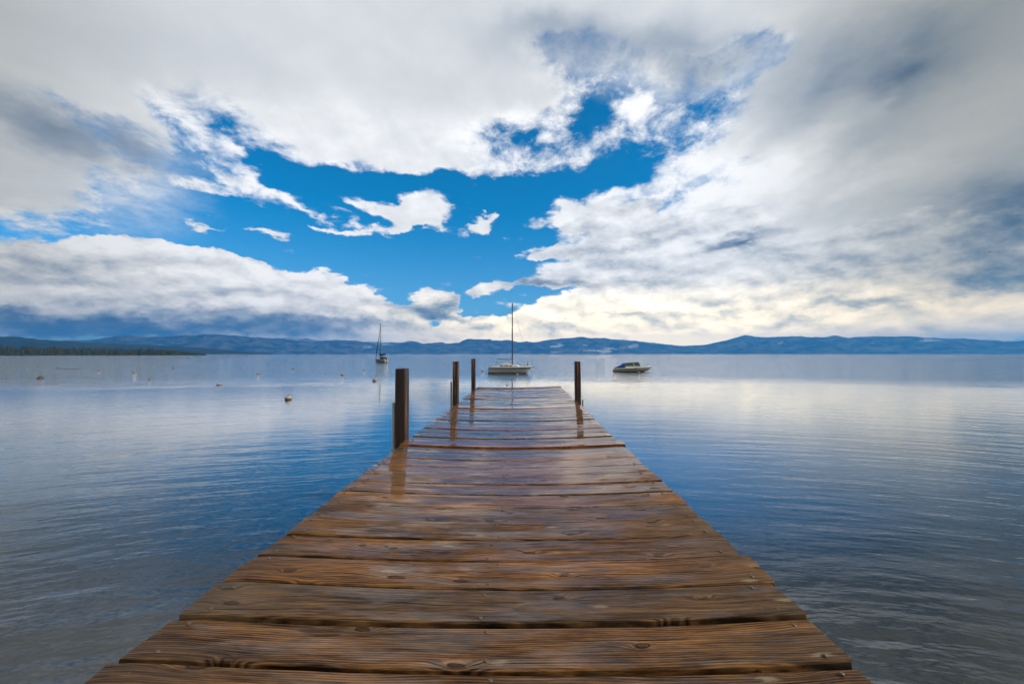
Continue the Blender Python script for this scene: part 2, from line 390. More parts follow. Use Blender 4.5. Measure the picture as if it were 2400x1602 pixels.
# mooring buoys: x, y (metres), diameter, look, shape, label
BUOYS = [
    (-105.48, 101.4, 0.57, 'dark', 'low', 'small dark low buoy, farthest left, well beyond the large dark one'),
    (-88.19, 88.4, 0.58, 'dark', 'low', 'flat dark buoy on the far left with a line floating beside it'),
    (-69.24, 76.4, 0.64, 'grey', 'low', 'low pale buoy with a tilted ring, between the flat one and the domed grey one'),
    (-57.61, 69.5, 0.65, 'grey', 'dome', 'domed grey buoy above and left of the low white one on the left'),
    (-83.74, 106.7, 0.4, 'grey', 'low', 'tiny grey buoy far out, right of the domed grey one'),
    (-66.66, 89.7, 0.44, 'dark', 'dome', 'tiny dark buoy far out, second to the right of the domed grey one'),
    (-54.7, 52.9, 0.69, 'dark', 'dome', 'large dark domed buoy nearest the left edge of the picture'),
    (-40.65, 51.1, 0.48, 'white', 'low', 'low white buoy with a dark base, just below the domed grey one'),
    (-68.29, 116.7, 0.37, 'dark', 'low', 'speck of a dark buoy far out, left of the two tiny white ones'),
    (-37.05, 66.5, 0.44, 'white', 'dome', 'white domed buoy between the drum-shaped one and the tiny far ones'),
    (-27.03, 42.1, 0.45, 'white', 'drum', 'white drum-shaped buoy left of the nearest round one'),
    (-14.17, 28.9, 0.41, 'pink', 'ball', 'nearest and largest round buoy, faded white with a stained base'),
    (-53.23, 104.9, 0.39, 'white', 'dome', 'tiny white buoy far out, left one of a close pair'),
    (-41.91, 87.1, 0.46, 'white', 'dome', 'small white buoy, right and nearer one of a close pair far out'),
    (-37.65, 108.5, 0.41, 'white', 'dome', 'tiny white buoy far out, just left of the distant sailboat'),
    (-26.06, 80.3, 0.44, 'white', 'dome', 'small white buoy below the bow of the distant sailboat'),
    (-23.05, 61.9, 0.44, 'white', 'ball', 'white round buoy between the nearest one and the distant sailboat'),
    (-14.57, 48.3, 0.42, 'grey', 'ball', 'grey round buoy close to the left of the nearest piling'),
    (-17.74, 121.3, 0.52, 'white', 'dome', 'small white buoy out beyond the second and third pilings, to their left'),
    (-4.94, 76.4, 0.44, 'white', 'dome', 'white buoy just off the stern of the white sailboat'),
    (0.7, 62.5, 0.42, 'white', 'dome', 'white buoy floating in front of the hull of the white sailboat'),
    (3.21, 110.5, 0.52, 'grey', 'ball', 'grey round buoy seen just over the bow of the white sailboat'),
    (4.6, 98.2, 0.46, 'white', 'dome', 'white buoy just ahead of the bow of the white sailboat'),
    (18.22, 96.7, 0.38, 'dark', 'low', 'small dark buoy between the right piling and the motorboat'),
    (19.08, 68.7, 0.43, 'white', 'dome', 'white buoy floating in front of the bow of the motorboat'),
    (-45.53, 149.4, 0.42, 'white', 'low', 'tiny white buoy touching the bow of the distant sailboat'),
    (-0.43, 41.8, 0.22, 'grey', 'low', 'low grey buoy just past the far end of the dock'),
]
SKY_TINT = (0.012, 0.73, 1.00)
SKY_TINT_LOW = (0.36, 0.76, 0.94)
CLOUD_RAMP = [(0.0, (0.045, 0.085, 0.15)), (0.25, (0.12, 0.165, 0.24)), (0.5, (0.31, 0.345, 0.39)),
              (0.75, (0.57, 0.58, 0.585)), (1.0, (0.79, 0.785, 0.78))]
build_sky(world.node_tree)
HAZE_COLOR = (0.06, 0.41, 1.0, 1.0)
HAZE_DENSITY = 1.1e-4
HAZE_ANISOTROPY = 0.5

# ------------------------------------------------------------------ object helpers
def tag(o, label=None, cat=None, group=None, kind=None):
    for k, v in (('label', label), ('category', cat), ('group', group), ('kind', kind)):
        if v:
            o[k] = v
    return o


def link(o, parent=None):
    C.objects.link(o)
    if parent is not None:
        o.parent = parent
    return o


def empty(name, loc=(0, 0, 0), rot=(0, 0, 0)):
    o = bpy.data.objects.new(name, None)
    o.empty_display_size = 0.1
    o.location = loc
    o.rotation_euler = rot
    return link(o)


def mesh_obj(name, verts, faces, mat, parent=None, smooth=False, mats=None):
    me = bpy.data.meshes.new(name)
    me.from_pydata([tuple(v) for v in verts], [], faces)
    me.update()
    if smooth:
        me.polygons.foreach_set('use_smooth', [True] * len(me.polygons))
    for m in (mats or [mat]):
        me.materials.append(m)
    return link(bpy.data.objects.new(name, me), parent)


def bm_obj(name, bm, mat, parent=None, smooth=False):
    bmesh.ops.recalc_face_normals(bm, faces=bm.faces)
    me = bpy.data.meshes.new(name)
    bm.to_mesh(me)
    bm.free()
    if smooth:
        me.polygons.foreach_set('use_smooth', [True] * len(me.polygons))
    me.materials.append(mat)
    return link(bpy.data.objects.new(name, me), parent)


def add_box(bm, lo, hi, bevel=0.0):
    c = [(a + b) / 2 for a, b in zip(lo, hi)]
    s = [b - a for a, b in zip(lo, hi)]
    r = bmesh.ops.create_cube(bm, size=1.0, matrix=Matrix.Translation(c) @ Matrix.Diagonal((*s, 1.0)))
    if bevel:
        es = list({e for v in r['verts'] for e in v.link_edges})
        bmesh.ops.bevel(bm, geom=es, offset=bevel, segments=1, affect='EDGES', clamp_overlap=True)


def add_tube(bm, p0, p1, r0, r1=None, seg=8):
    p0, p1 = Vector(p0), Vector(p1)
    d = p1 - p0
    m = Matrix.Translation((p0 + p1) / 2) @ d.to_track_quat('Z', 'Y').to_matrix().to_4x4()
    bmesh.ops.create_cone(bm, cap_ends=True, segments=seg, radius1=r0, radius2=r0 if r1 is None else r1, depth=d.length, matrix=m)


def material(name):
    m = bpy.data.materials.new(name)
    m.use_nodes = True
    return m, Graph(m.node_tree)


def principled(g, **kw):
    n = g.new('ShaderNodeBsdfPrincipled')
    for k, v in kw.items():
        g.put(n.inputs[k.replace('_', ' ')], v)
    return n


def finish(g, shader, volume=False):
    o = g.new('ShaderNodeOutputMaterial')
    g.nt.links.new(shader, o.inputs['Volume' if volume else 'Surface'])


def bump(g, height, strength=1.0, distance=1.0, normal=None):
    n = g.new('ShaderNodeBump')
    g.put(n.inputs['Height'], height)
    n.inputs['Strength'].default_value = strength
    n.inputs['Distance'].default_value = distance
    if normal is not None:
        g.put(n.inputs['Normal'], normal)
    return n.outputs[0]


def paint(name, col, rough=0.4, wear=0.25, grime=(0.12, 0.11, 0.09), spec=0.5):
    """Weathered coat: colour with mottled grime and uneven gloss."""
    m, g = material(name)
    tc = g.new('ShaderNodeTexCoord')
    o = S(g, tc.outputs['Object'], True)
    n = g.noise(o, 3.5, 5.0, 0.6)
    f = g.step(n, 0.45, 0.8) * wear
    c = g.mix(f, col, grime)
    p = principled(g, Base_Color=c, Roughness=g.step(n, 0.2, 0.8, rough * 0.8, min(1.0, rough * 1.4), smooth=False))
    p.inputs['Specular IOR Level'].default_value = spec
    finish(g, p.outputs[0])
    return m


# ------------------------------------------------------------------ water and lake bed
def water_material():
    m, g = material('lake_water')
    geo = g.new('ShaderNodeNewGeometry')
    pos = S(g, geo.outputs['Position'], True)
    x, y, z = g.sep(pos)
    # ripples ring in towards the beach behind the dock: long crests round the shore, short across
    yy = y + 16.0
    r = g.math('SQRT', g.math('MULTIPLY_ADD', x, x, yy * yy))
    th = g.math('ARCTAN2', x, yy)
    wob = g.noise(pos, 0.10, 2.0, 0.5) * 2.6
    pol = g.xyz(th * 9.0, r * 1.35 + wob, 0.0)
    swell = g.noise(pol, 1.0, 2.0, 0.45)
    pol2 = g.xyz(th * 30.0 + 7.0, r * 3.7 + wob * 2.4, 3.0)
    ripple = g.noise(pol2, 1.0, 3.0, 0.55)
    fine = g.noise(pos * (1.0, 1.6, 1.0), 9.0, 3.0, 0.6)
    # calm slicks near the dock, a breeze beyond
    edge = y + (g.noise(pos * (0.5, 1.0, 1.0), 0.06, 3.0, 0.55) - 0.5) * 30.0 + g.math('ABSOLUTE', x) * 0.10
    breeze = g.step(edge, 40.0, 64.0)
    slick = g.step(g.noise(pos * (0.25, 1.0, 1.0), 0.05, 3.0, 0.5), 0.42, 0.58)
    near = g.step(y, 3.0, 20.0, 2.0, 0.42)
    chop = g.noise(pos * (0.6, 1.0, 1.0), 1.7, 3.0, 0.6)
    gust = g.noise(pos * (0.9, 0.32, 1.0), 1.0, 4.0, 0.62)
    h = swell * (near * 0.030) + ripple * (near * 0.0140) + fine * 0.0006 + chop * (breeze * (slick * 0.030 + 0.040)) + gust * (breeze * 0.30)
    nrm = bump(g, h, 1.0, 1.0)
    fr = g.new('ShaderNodeFresnel')
    fr.inputs['IOR'].default_value = 1.45
    g.put(fr.inputs['Normal'], nrm)
    gl = g.new('ShaderNodeBsdfGlossy')
    gl.inputs['Color'].default_value = (0.97, 0.98, 1.0, 1.0)
    gl.inputs['Roughness'].default_value = 0.015
    g.put(gl.inputs['Normal'], nrm)
    tr = g.new('ShaderNodeBsdfTransparent')
    tr.inputs['Color'].default_value = (0.56, 0.66, 0.60, 1.0)
    body = g.new('ShaderNodeBsdfDiffuse')
    # sky's blue reflection painted into the body colour by the dock, greyer either side
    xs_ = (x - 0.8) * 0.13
    sky_blue = g.math('POWER', 0.36788, xs_ * xs_) * g.step(y, 4.0, 9.0) * g.step(y, 24.0, 44.0, 1.0, 0.0)
    mottle = (g.noise(pos, 0.16, 3.0, 0.5) - 0.5) * 0.6
    g.put(body.inputs['Color'], g.mix(g.math('ADD', sky_blue, mottle, clamp=True), (0.034, 0.054, 0.056), (0.001, 0.190, 0.540)))
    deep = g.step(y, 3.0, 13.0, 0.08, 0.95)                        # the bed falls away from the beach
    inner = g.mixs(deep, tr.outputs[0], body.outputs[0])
    refl = g.math('POWER', S(g, fr.outputs[0]), sky_blue * 1.15 + g.step(y, 5.0, 22.0, 0.80, 0.36))
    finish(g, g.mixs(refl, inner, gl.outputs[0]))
    return m


def bed_material():
    m, g = material('lake_bed')
    geo = g.new('ShaderNodeNewGeometry')
    pos = S(g, geo.outputs['Position'], True)
    v = g.new('ShaderNodeTexVoronoi')
    v.feature = 'F1'
    g.put(v.inputs['Vector'], pos + g.noise(pos, 3.0, 2.0, 0.5, color=True) * 0.3)
    v.inputs['Scale'].default_value = 2.2
    c = g.sep(S(g, v.outputs['Color'], True))
    f = c[0] * 0.5 + g.noise(pos, 1.2, 5.0, 0.6) * 0.7
    col = g.ramp(f, [(0.25, (0.020, 0.026, 0.020)), (0.55, (0.060, 0.066, 0.048)), (0.85, (0.34, 0.31, 0.20))])
    p = principled(g, Base_Color=col, Roughness=0.9)
    h = g.step(S(g, v.outputs['Distance']), 0.0, 0.5, 1.0, 0.0)
    g.put(p.inputs['Normal'], bump(g, h, 0.8, 0.12))
    finish(g, p.outputs[0])
    return m


def bed_depth(x, y):
    return -0.9 - 0.085 * max(0.0, y + 4.0) + 0.18 * mnoise.noise(Vector((x * 0.3, y * 0.3, 0.0)))


W = 13000.0
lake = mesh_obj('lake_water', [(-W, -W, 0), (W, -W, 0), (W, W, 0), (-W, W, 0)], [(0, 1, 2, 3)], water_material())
tag(lake, kind='structure')
xs = [-W, -400, -90] + [-60 + 2.0 * i for i in range(61)] + [90, 400, W]
ys = [-W, -400, -60] + [-20 + 2.0 * i for i in range(48)] + [120, 400, W]
vb = [(a, b, bed_depth(a, min(b, 60.0)) if abs(a) < 70 and -25 < b < 80 else (-9.5 if b > 0 else -0.9)) for b in ys for a in xs]
nx = len(xs)
fb = [(j * nx + i, j * nx + i + 1, (j + 1) * nx + i + 1, (j + 1) * nx + i) for j in range(len(ys) - 1) for i in range(nx - 1)]
bed = mesh_obj('lake_bed', vb, fb, bed_material(), smooth=True)
tag(bed, kind='structure')


# ------------------------------------------------------------------ far shore
def land_material(name, forest, bare, pale):
    m, g = material(name)
    geo = g.new('ShaderNodeNewGeometry')
    pos = S(g, geo.outputs['Position'], True)
    at = g.new('ShaderNodeAttribute', attribute_name='clearing')
    n = g.noise(pos * (1.0, 1.0, 2.0), 0.004, 8.0, 0.62)
    n2 = g.noise(pos, 0.02, 6.0, 0.65)
    c = g.mix(g.step(n, 0.35, 0.7), forest, bare)
    open_ = g.step(S(g, at.outputs['Fac']) + (n2 - 0.5) * 1.1 + (n - 0.5) * 0.5, 0.42, 0.62)
    c = g.mix(open_, c, pale)
    p = principled(g, Base_Color=c, Roughness=0.95)
    p.inputs['Specular IOR Level'].default_value = 0.1
    g.put(p.inputs['Normal'], bump(g, n2, 1.0, 35.0))
    finish(g, p.outputs[0])
    return m


def range_mesh(name, ridge, d_shore, d_ridge, d_back, mat, seed, clearings=(), rough=0.34, n_az=640, n_d=34, smooth_k=1.0):
    """A range of hills: ridge = (azimuth, elevation) of its skyline in degrees, given real distances."""
    a = np.array(ridge)
    azs = np.linspace(a[0, 0], a[-1, 0], n_az)
    els = np.interp(azs, a[:, 0], a[:, 1])
    verts, cl = [], []
    for i, az in enumerate(azs):
        el = els[i] + 0.050 * mnoise.fractal(Vector((az * 2.4, seed, 0.0)), 1.0, 2.0, 4) * min(1.0, els[i])
        top = max(0.5, CAM_H + math.tan(R(max(el, 0.02))) * d_ridge)
        for j in range(n_d):
            if j < n_d - 6:
                t = j / (n_d - 7)
                d = d_shore + (d_ridge - d_shore) * t
                prof = t ** 0.85
                sp = math.sin(math.pi * t)
            else:
                t = (j - (n_d - 7)) / 6.0
                d = d_ridge + (d_back - d_ridge) * t
                prof, sp = 1.0 - 0.75 * t, 0.0
            X, Y = math.sin(R(az)) * d, math.cos(R(az)) * d
            nz = mnoise.ridged_multi_fractal(Vector((X * 0.0022, Y * 0.0022, seed)), 1.0, 2.1, 5, 1.0, 2.0) - 1.1
            zz = top * (prof + rough * sp * nz)
            zz = min(zz, (top - CAM_H) / d_ridge * d * 0.985 + CAM_H) if d < d_ridge else zz
            verts.append((X, Y, max(zz, 0.4) if j else -6.0))
            e = math.degrees(math.atan2(verts[-1][2] - CAM_H, d))
            s = 0.0
            for ca, ce, ra, re_, w in clearings:
                q = ((az - ca) / ra) ** 2 + ((e - ce) / re_) ** 2
                s += w * max(0.0, 1.0 - q * 0.5)
            cl.append(s)
    faces = [(i * n_d + j, (i + 1) * n_d + j, (i + 1) * n_d + j + 1, i * n_d + j + 1) for i in range(n_az - 1) for j in range(n_d - 1)]
    o = mesh_obj(name, verts, faces, mat, smooth=True)
    at = o.data.attributes.new('clearing', 'FLOAT', 'POINT')
    at.data.foreach_set('value', cl)
    return tag(o, kind='structure')


far_mat = land_material('far_forest_slopes', (0.006, 0.014, 0.014), (0.190, 0.190, 0.150), (0.66, 0.66, 0.56))
snow_mat = land_material('snowy_slopes', (0.030, 0.040, 0.045), (0.10, 0.11, 0.12), (0.70, 0.72, 0.75))
near_mat = land_material('wooded_hillside', (0.022, 0.034, 0.016), (0.045, 0.055, 0.026), (0.10, 0.095, 0.05))
range_mesh('mountain_terrain', RIDGE_BACK, 11200.0, 12200.0, 12900.0, snow_mat, 3.3, CLEAR_BACK, n_az=300)
range_mesh('mountain_terrain', RIDGE_FAR, 8600.0, 10200.0, 11000.0, far_mat, 7.7, CLEAR_FAR)
range_mesh('hill_terrain', RIDGE_LEFT, 3600.0, 5200.0, 5900.0, near_mat, 1.9, (), n_az=240)

# wooded point on the left shore
POINT_D0 = 1010.0
pa = np.array(RIDGE_POINT)
pv, pf = [], []
n_a, n_d = 150, 10
azs = np.linspace(pa[0, 0], pa[-1, 0], n_a)
hts = np.interp(azs, pa[:, 0], pa[:, 1])


def point_ground(az, t):
    e = float(np.interp(az, pa[:, 0], pa[:, 1]))
    d0 = POINT_D0 + max(0.0, az + 33.0) * 38.0
    d = d0 + 330.0 * t * min(1.0, max(0.05, (-30.8 - az) / 6.0))
    top = max(0.3, math.tan(R(e)) * d - 8.0)
    zz = 0.35 + top * (t ** 0.9)
    return math.sin(R(az)) * d, math.cos(R(az)) * d, zz


for i, az in enumerate(azs):
    for j in range(n_d):
        X, Y, Z = point_ground(az, j / (n_d - 1))
        pv.append((X, Y, -1.0 if j == 0 else Z))
for i in range(n_a - 1):
    for j in range(n_d - 1):
        pf.append((i * n_d + j, (i + 1) * n_d + j, (i + 1) * n_d + j + 1, i * n_d + j + 1))
tag(mesh_obj('point_terrain', pv, pf, near_mat, smooth=True), kind='structure')


def foliage_material(name, dark, mid):
    m, g = material(name)
    geo = g.new('ShaderNodeNewGeometry')
    pos = S(g, geo.outputs['Position'], True)
    c = g.mix(g.step(g.noise(pos, 0.10, 4.0, 0.6), 0.38, 0.66), dark, mid)
    p = principled(g, Base_Color=c, Roughness=0.9)
    p.inputs['Specular IOR Level'].default_value = 0.1
    finish(g, p.outputs[0])
    return m


rng = random.Random(11)
fv, ff = [], []
for k in range(5200):
    az = rng.uniform(pa[0, 0], pa[-1, 0] - 0.15)
    t = rng.random() ** 0.8
    X, Y, Z = point_ground(az, t)
    hgt = rng.choice((5.0, 6.0, 7.0, 8.0, 9.0, 11.0)) * rng.uniform(0.8, 1.2) * (0.85 + 0.5 * mnoise.noise(Vector((az * 1.7, t * 3.0, 0.0)))) * min(1.0, 0.35 + (pa[-1, 0] - az) / 5.0)
    rad = hgt * rng.uniform(0.13, 0.22)
    ph = rng.random() * 6.28
    n_t = 3
    for q in range(n_t):
        zb = Z + hgt * (0.06 + 0.27 * q)
        zt = Z + hgt * (0.50 + 0.25 * q)
        rr = rad * (1.0 - 0.26 * q)
        b = len(fv)
        for s in range(6):
            a = ph + q + s * 6.283 / 6
            k2 = rr * rng.uniform(0.7, 1.25)
            fv.append((X + math.cos(a) * k2, Y + math.sin(a) * k2, zb - rng.uniform(0, 0.05) * hgt))
        fv.append((X, Y, zt))
        for s in range(6):
            ff.append((b + s, b + (s + 1) % 6, b + 6))
forest = mesh_obj('conifer_forest', fv, ff, foliage_material('conifer_needles', (0.024, 0.036, 0.022), (0.075, 0.085, 0.040)))
tag(forest, 'dense dark green conifer forest covering the low point on the left shore', 'forest', kind='stuff')

# the air between: an even pale blue haze
hz, g = material('haze')
vol = g.new('ShaderNodeVolumePrincipled')
vol.inputs['Color'].default_value = HAZE_COLOR
vol.inputs['Density'].default_value = HAZE_DENSITY
vol.inputs['Anisotropy'].default_value = HAZE_ANISOTROPY
finish(g, vol.outputs[0], volume=True)
bm = bmesh.new()
add_box(bm, (-13400.0, -13400.0, -12.0), (13400.0, 13400.0, 545.0))
tag(bm_obj('haze', bm, hz), kind='stuff')

# ------------------------------------------------------------------ the dock
def wood_material(name, dark, mid, light, grey, fresh=0.0, ring=0.011, wet_bias=0.0):
    m, g = material(name)
    tc = g.new('ShaderNodeTexCoord')
    oi = g.new('ShaderNodeObjectInfo')
    rnd = S(g, oi.outputs['Random'])
    ob = S(g, tc.outputs['Object'], True)
    X, Y, Z = g.sep(ob)
    off = g.xyz(rnd * 37.0, rnd * 91.0, rnd * 53.0)
    v = ob + off
    x, y, z = g.sep(v)
    # knots: sparse cells along the board, grain flows round them
    vor = g.new('ShaderNodeTexVoronoi', voronoi_dimensions='2D')
    vor.feature = 'F1'
    jig = (g.noise(v * (5.0, 12.0, 1.0), 1.0, 3.0, 0.6, color=True) - (0.5, 0.5, 0.5)) * 0.16
    g.put(vor.inputs['Vector'], g.xyz(x * 2.3, y * 6.0, 0.0) + jig)
    vor.inputs['Scale'].default_value = 1.0
    kd = S(g, vor.outputs['Distance'])
    kr = g.sep(S(g, vor.outputs['Color'], True))
    has = g.step(kr[0], 0.30, 0.34)
    kk = kd * (15.0 - kr[1] * 7.0)
    flow = g.math('POWER', 0.36788, kk * kk * 0.30) * has
    core = g.step(kk, 0.50, 0.85, 1.0, 0.0) * has
    wl = g.noise(g.xyz(x * 0.9, y * 2.6, z), 1.0, 2.0, 0.5) - 0.5
    wf = g.noise(g.xyz(x * 3.0, y * 22.0, z), 1.0, 2.0, 0.5) - 0.5
    rings = (y + wl * 0.13 + wf * 0.012 + flow * 0.030) * (1.0 / ring)
    line = g.math('SINE', rings * 6.2832) * 0.5 + 0.5
    ringn = g.noise(g.xyz(x * 0.7, rings * 0.9, z), 1.0, 2.0, 0.6)
    fibre = g.noise(g.xyz(x * 13.0, y * 150.0, z * 60.0), 1.0, 4.0, 0.65)
    crack = g.noise(g.xyz(x * 1.6, y * 75.0 + wl * 10.0 + flow * 3.0, z * 20.0), 1.0, 4.0, 0.7)
    split = g.step(crack, 0.60, 0.66)
    blotch = g.noise(g.xyz(x * 2.2, y * 7.0, z), 1.0, 5.0, 0.62)
    blotch2 = g.noise(g.xyz(x * 1.1 + 9.0, y * 4.0, z), 1.0, 4.0, 0.6)
    streak = g.noise(g.xyz(x * 3.6, y * 70.0 + wl * 7.0 + flow * 3.0, z * 20.0), 1.0, 4.0, 0.62)
    f = (streak - 0.5) * 1.2 + (fibre - 0.5) * 0.75 + (line - 0.5) * 0.30 + (ringn - 0.5) * 0.40 + (blotch - 0.5) * 0.95 + 0.46 + (rnd - 0.5) * 0.18
    col = g.ramp(f, [(0.08, dark), (0.40, mid), (0.70, light), (0.98, tuple(min(1.0, c * 1.7) for c in light))])
    worn = g.step(g.math('ABSOLUTE', X), 0.45, 1.25)                     # bleached towards the ends
    gy = g.step(blotch2 + worn * 0.26 + (streak - 0.5) * 0.7, 0.52, 0.90) * (0.55 - fresh * 0.5)
    col = g.mix(gy, col, grey)
    rim = g.step(g.math('ABSOLUTE', kk - 0.62), 0.0, 0.22, 1.0, 0.0) * has
    col = g.mix(core * (0.35 + line * 0.35) + rim * 0.35, col, tuple(c * 0.9 for c in dark))
    col = g.mix(split * 0.85, col, tuple(c * 0.35 for c in dark))
    # scuffs where the surface has been rubbed to pale wood
    sv = g.new('ShaderNodeTexVoronoi', voronoi_dimensions='2D')
    g.put(sv.inputs['Vector'], g.xyz(x * 3.0, y * 9.0, 0.0) + jig * 1.4)
    sv.inputs['Scale'].default_value = 1.0
    sr = g.sep(S(g, sv.outputs['Color'], True))
    scuff = g.step(S(g, sv.outputs['Distance']) + (fibre - 0.5) * 0.45, 0.05, 0.14, 1.0, 0.0) * g.step(sr[1], 0.915, 0.92)
    col = g.mix(scuff * 0.75, col, (0.30, 0.24, 0.15))
    # relief
    hgt = streak * 0.0060 + fibre * 0.0010 + line * 0.0016 + ringn * 0.0030 - split * 0.0030 + core * 0.0030 + flow * 0.0025 + blotch * 0.0012
    nrm = bump(g, hgt, 1.0, 1.0)
    # rain film: pools along the dished middle, drains off the ends and the raised knots
    film = g.noise(g.xyz(x * 2.6, y * 9.0, z), 1.0, 5.0, 0.65)
    wet = film * 1.15 - worn * 0.22 - core * 0.35 - split * 0.2 - ringn * 0.22 + wet_bias
    geo = g.new('ShaderNodeNewGeometry')
    along = g.sep(S(g, geo.outputs['Position'], True))[1]
    wet = wet + g.step(along, 2.0, 5.6, -0.22, 0.28)                     # spray keeps the outer end wetter
    wet = g.step(wet, 0.10, 0.38)
    soft = fibre * 0.00004 + streak * 0.00022 + ringn * 0.00008 + flow * 0.0004 + core * 0.0012 + film * 0.0004
    film_n = bump(g, soft, 1.0, 1.0)
    p = principled(g, Base_Color=col, Roughness=0.55, Normal=nrm)
    p.inputs['Specular IOR Level'].default_value = 0.08
    g.put(p.inputs['Coat Weight'], wet * 0.92 + 0.08)
    g.put(p.inputs['Coat Roughness'], g.step(wet, 0.0, 1.0, 0.30, 0.03, smooth=False))
    p.inputs['Coat IOR'].default_value = 1.42
    g.put(p.inputs['Coat Normal'], film_n)
    finish(g, p.outputs[0])
    return m


plank_mats = [
    wood_material('weathered_plank', (0.016, 0.009, 0.005), (0.104, 0.050, 0.018), (0.275, 0.130, 0.040), (0.112, 0.080, 0.054)),
    wood_material('weathered_plank_brown', (0.020, 0.010, 0.005), (0.126, 0.057, 0.018), (0.320, 0.145, 0.042), (0.116, 0.080, 0.052), ring=0.014),
    wood_material('weathered_plank_grey', (0.018, 0.011, 0.007), (0.094, 0.052, 0.023), (0.215, 0.112, 0.043), (0.122, 0.094, 0.068), ring=0.009),
]
fresh_mat = wood_material('newer_red_plank', (0.080, 0.026, 0.008), (0.200, 0.066, 0.018), (0.330, 0.120, 0.034), (0.16, 0.10, 0.06), fresh=0.8, wet_bias=0.22)
beam_mat = wood_material('tarred_timber', (0.008, 0.006, 0.005), (0.020, 0.012, 0.009), (0.060, 0.026, 0.014), (0.022, 0.020, 0.022), ring=0.02)
nail_mat = paint('rusty_nail_steel', (0.11, 0.075, 0.055), 0.4, 0.7, (0.12, 0.045, 0.018))
galv_mat = paint('galvanised_pipe', (0.62, 0.64, 0.62), 0.5, 0.5, (0.20, 0.20, 0.17))

DOCK_Z, SLOPE = 1.90, 0.0115
LEFT = [(-3.0, -1.36), (1.3, -1.285), (2.0, -1.245), (3.7, -1.195), (5.1, -1.15), (7.7, -1.03), (8.9, -1.0), (10.9, -0.94), (12.3, -0.90)]
RIGHT = [(-3.0, 1.03), (1.36, 1.088), (2.1, 1.128), (4.6, 1.150), (5.2, 1.145), (8.0, 1.215), (12.3, 1.285)]
lx, lv = zip(*LEFT)
rx, rv = zip(*RIGHT)
dock = empty('dock', (0.0, 0.0, DOCK_Z), (math.atan(SLOPE), 0.0, 0.0))
tag(dock, 'long wet wooden plank dock running out over the lake', 'dock')


def sag(x):
    return -0.034 * (1.0 - min(1.0, (x + 0.0) ** 2 / 1.30))


def plank_mesh(x0, x1, wid, th, rng, chip=0):
    """One board, length along x, top at z = 0 before dishing; worn arrises, wavy sides, ragged ends."""
    n = 34
    ch = 0.004 + rng.random() * 0.003
    sec = [(-0.5, -th), (-0.5, -ch * 1.2), (-0.5, 0.0), (-0.30, 0.0), (0.0, 0.0), (0.30, 0.0), (0.5, 0.0), (0.5, -ch * 1.2), (0.5, -th)]
    cup = rng.uniform(-0.003, 0.003)
    twist = rng.uniform(-0.004, 0.004)
    seed = rng.random() * 100
    j0 = [rng.uniform(-0.006, 0.006) for _ in sec]
    j1 = [rng.uniform(-0.006, 0.006) for _ in sec]
    if chip:                                            # a broken near corner at the right end
        j1[0] = j1[1] = j1[2] = -0.07 * chip
        j1[3] = -0.035 * chip
        j1[4] = -0.012 * chip
    xc = (x0 + x1) / 2
    V, F = [], []
    m = len(sec)
    for i in range(n + 1):
        t = i / n
        x = x0 + (x1 - x0) * t
        w0 = mnoise.noise(Vector((x * 1.7, seed, 0.0))) * 0.0035 + mnoise.noise(Vector((x * 9.0, seed, 5.0))) * 0.0012
        w1 = mnoise.noise(Vector((x * 1.7, seed, 9.0))) * 0.0035 + mnoise.noise(Vector((x * 9.0, seed, 15.0))) * 0.0012
        zz = sag(x) + mnoise.noise(Vector((x * 0.9, seed, 20.0))) * 0.004
        for k, (yy, z) in enumerate(sec):
            inset = ch if k in (2, 6) else 0.0
            Y = yy * wid + (w0 if yy < 0 else w1) * (2 * abs(yy)) + (inset if yy < 0 else -inset)
            Zc = cup * (1 - 4 * yy * yy) if z > -th else 0.0
            e = j0[k] * max(0.0, 1 - i / 1.5) + j1[k] * max(0.0, 1 - (n - i) / 1.5)
            drop = -0.004 * (1 if i in (0, n) and z == 0.0 else 0)
            top_n = mnoise.noise(Vector((x * 3.0, yy * 2.0 + seed, 3.0))) * 0.0016 if z == 0.0 else 0.0
            V.append((x - xc + e, Y, z + zz + Zc + twist * yy * (2 * t - 1) * 2 + drop + top_n))
    for i in range(n):
        for k in range(m - 1):
            a = i * m + k
            F.append((a, a + m, a + m + 1, a + 1))
        F.append((i * m + m - 1, (i + 1) * m + m - 1, (i + 1) * m, i * m))
    F.append(tuple(range(m)))
    F.append(tuple(n * m + k for k in reversed(range(m))))
    return V, F, xc


def nail_mesh():
    bm = bmesh.new()
    add_tube(bm, (0, 0, -0.006), (0, 0, 0.0005), 0.0085, seg=10)
    add_tube(bm, (0, 0, 0.0004), (0, 0, 0.0032), 0.0088, 0.0055, seg=10)
    bmesh.ops.recalc_face_normals(bm, faces=bm.faces)
    me = bpy.data.meshes.new('nail')
    bm.to_mesh(me)
    bm.free()
    me.materials.append(nail_mat)
    return me


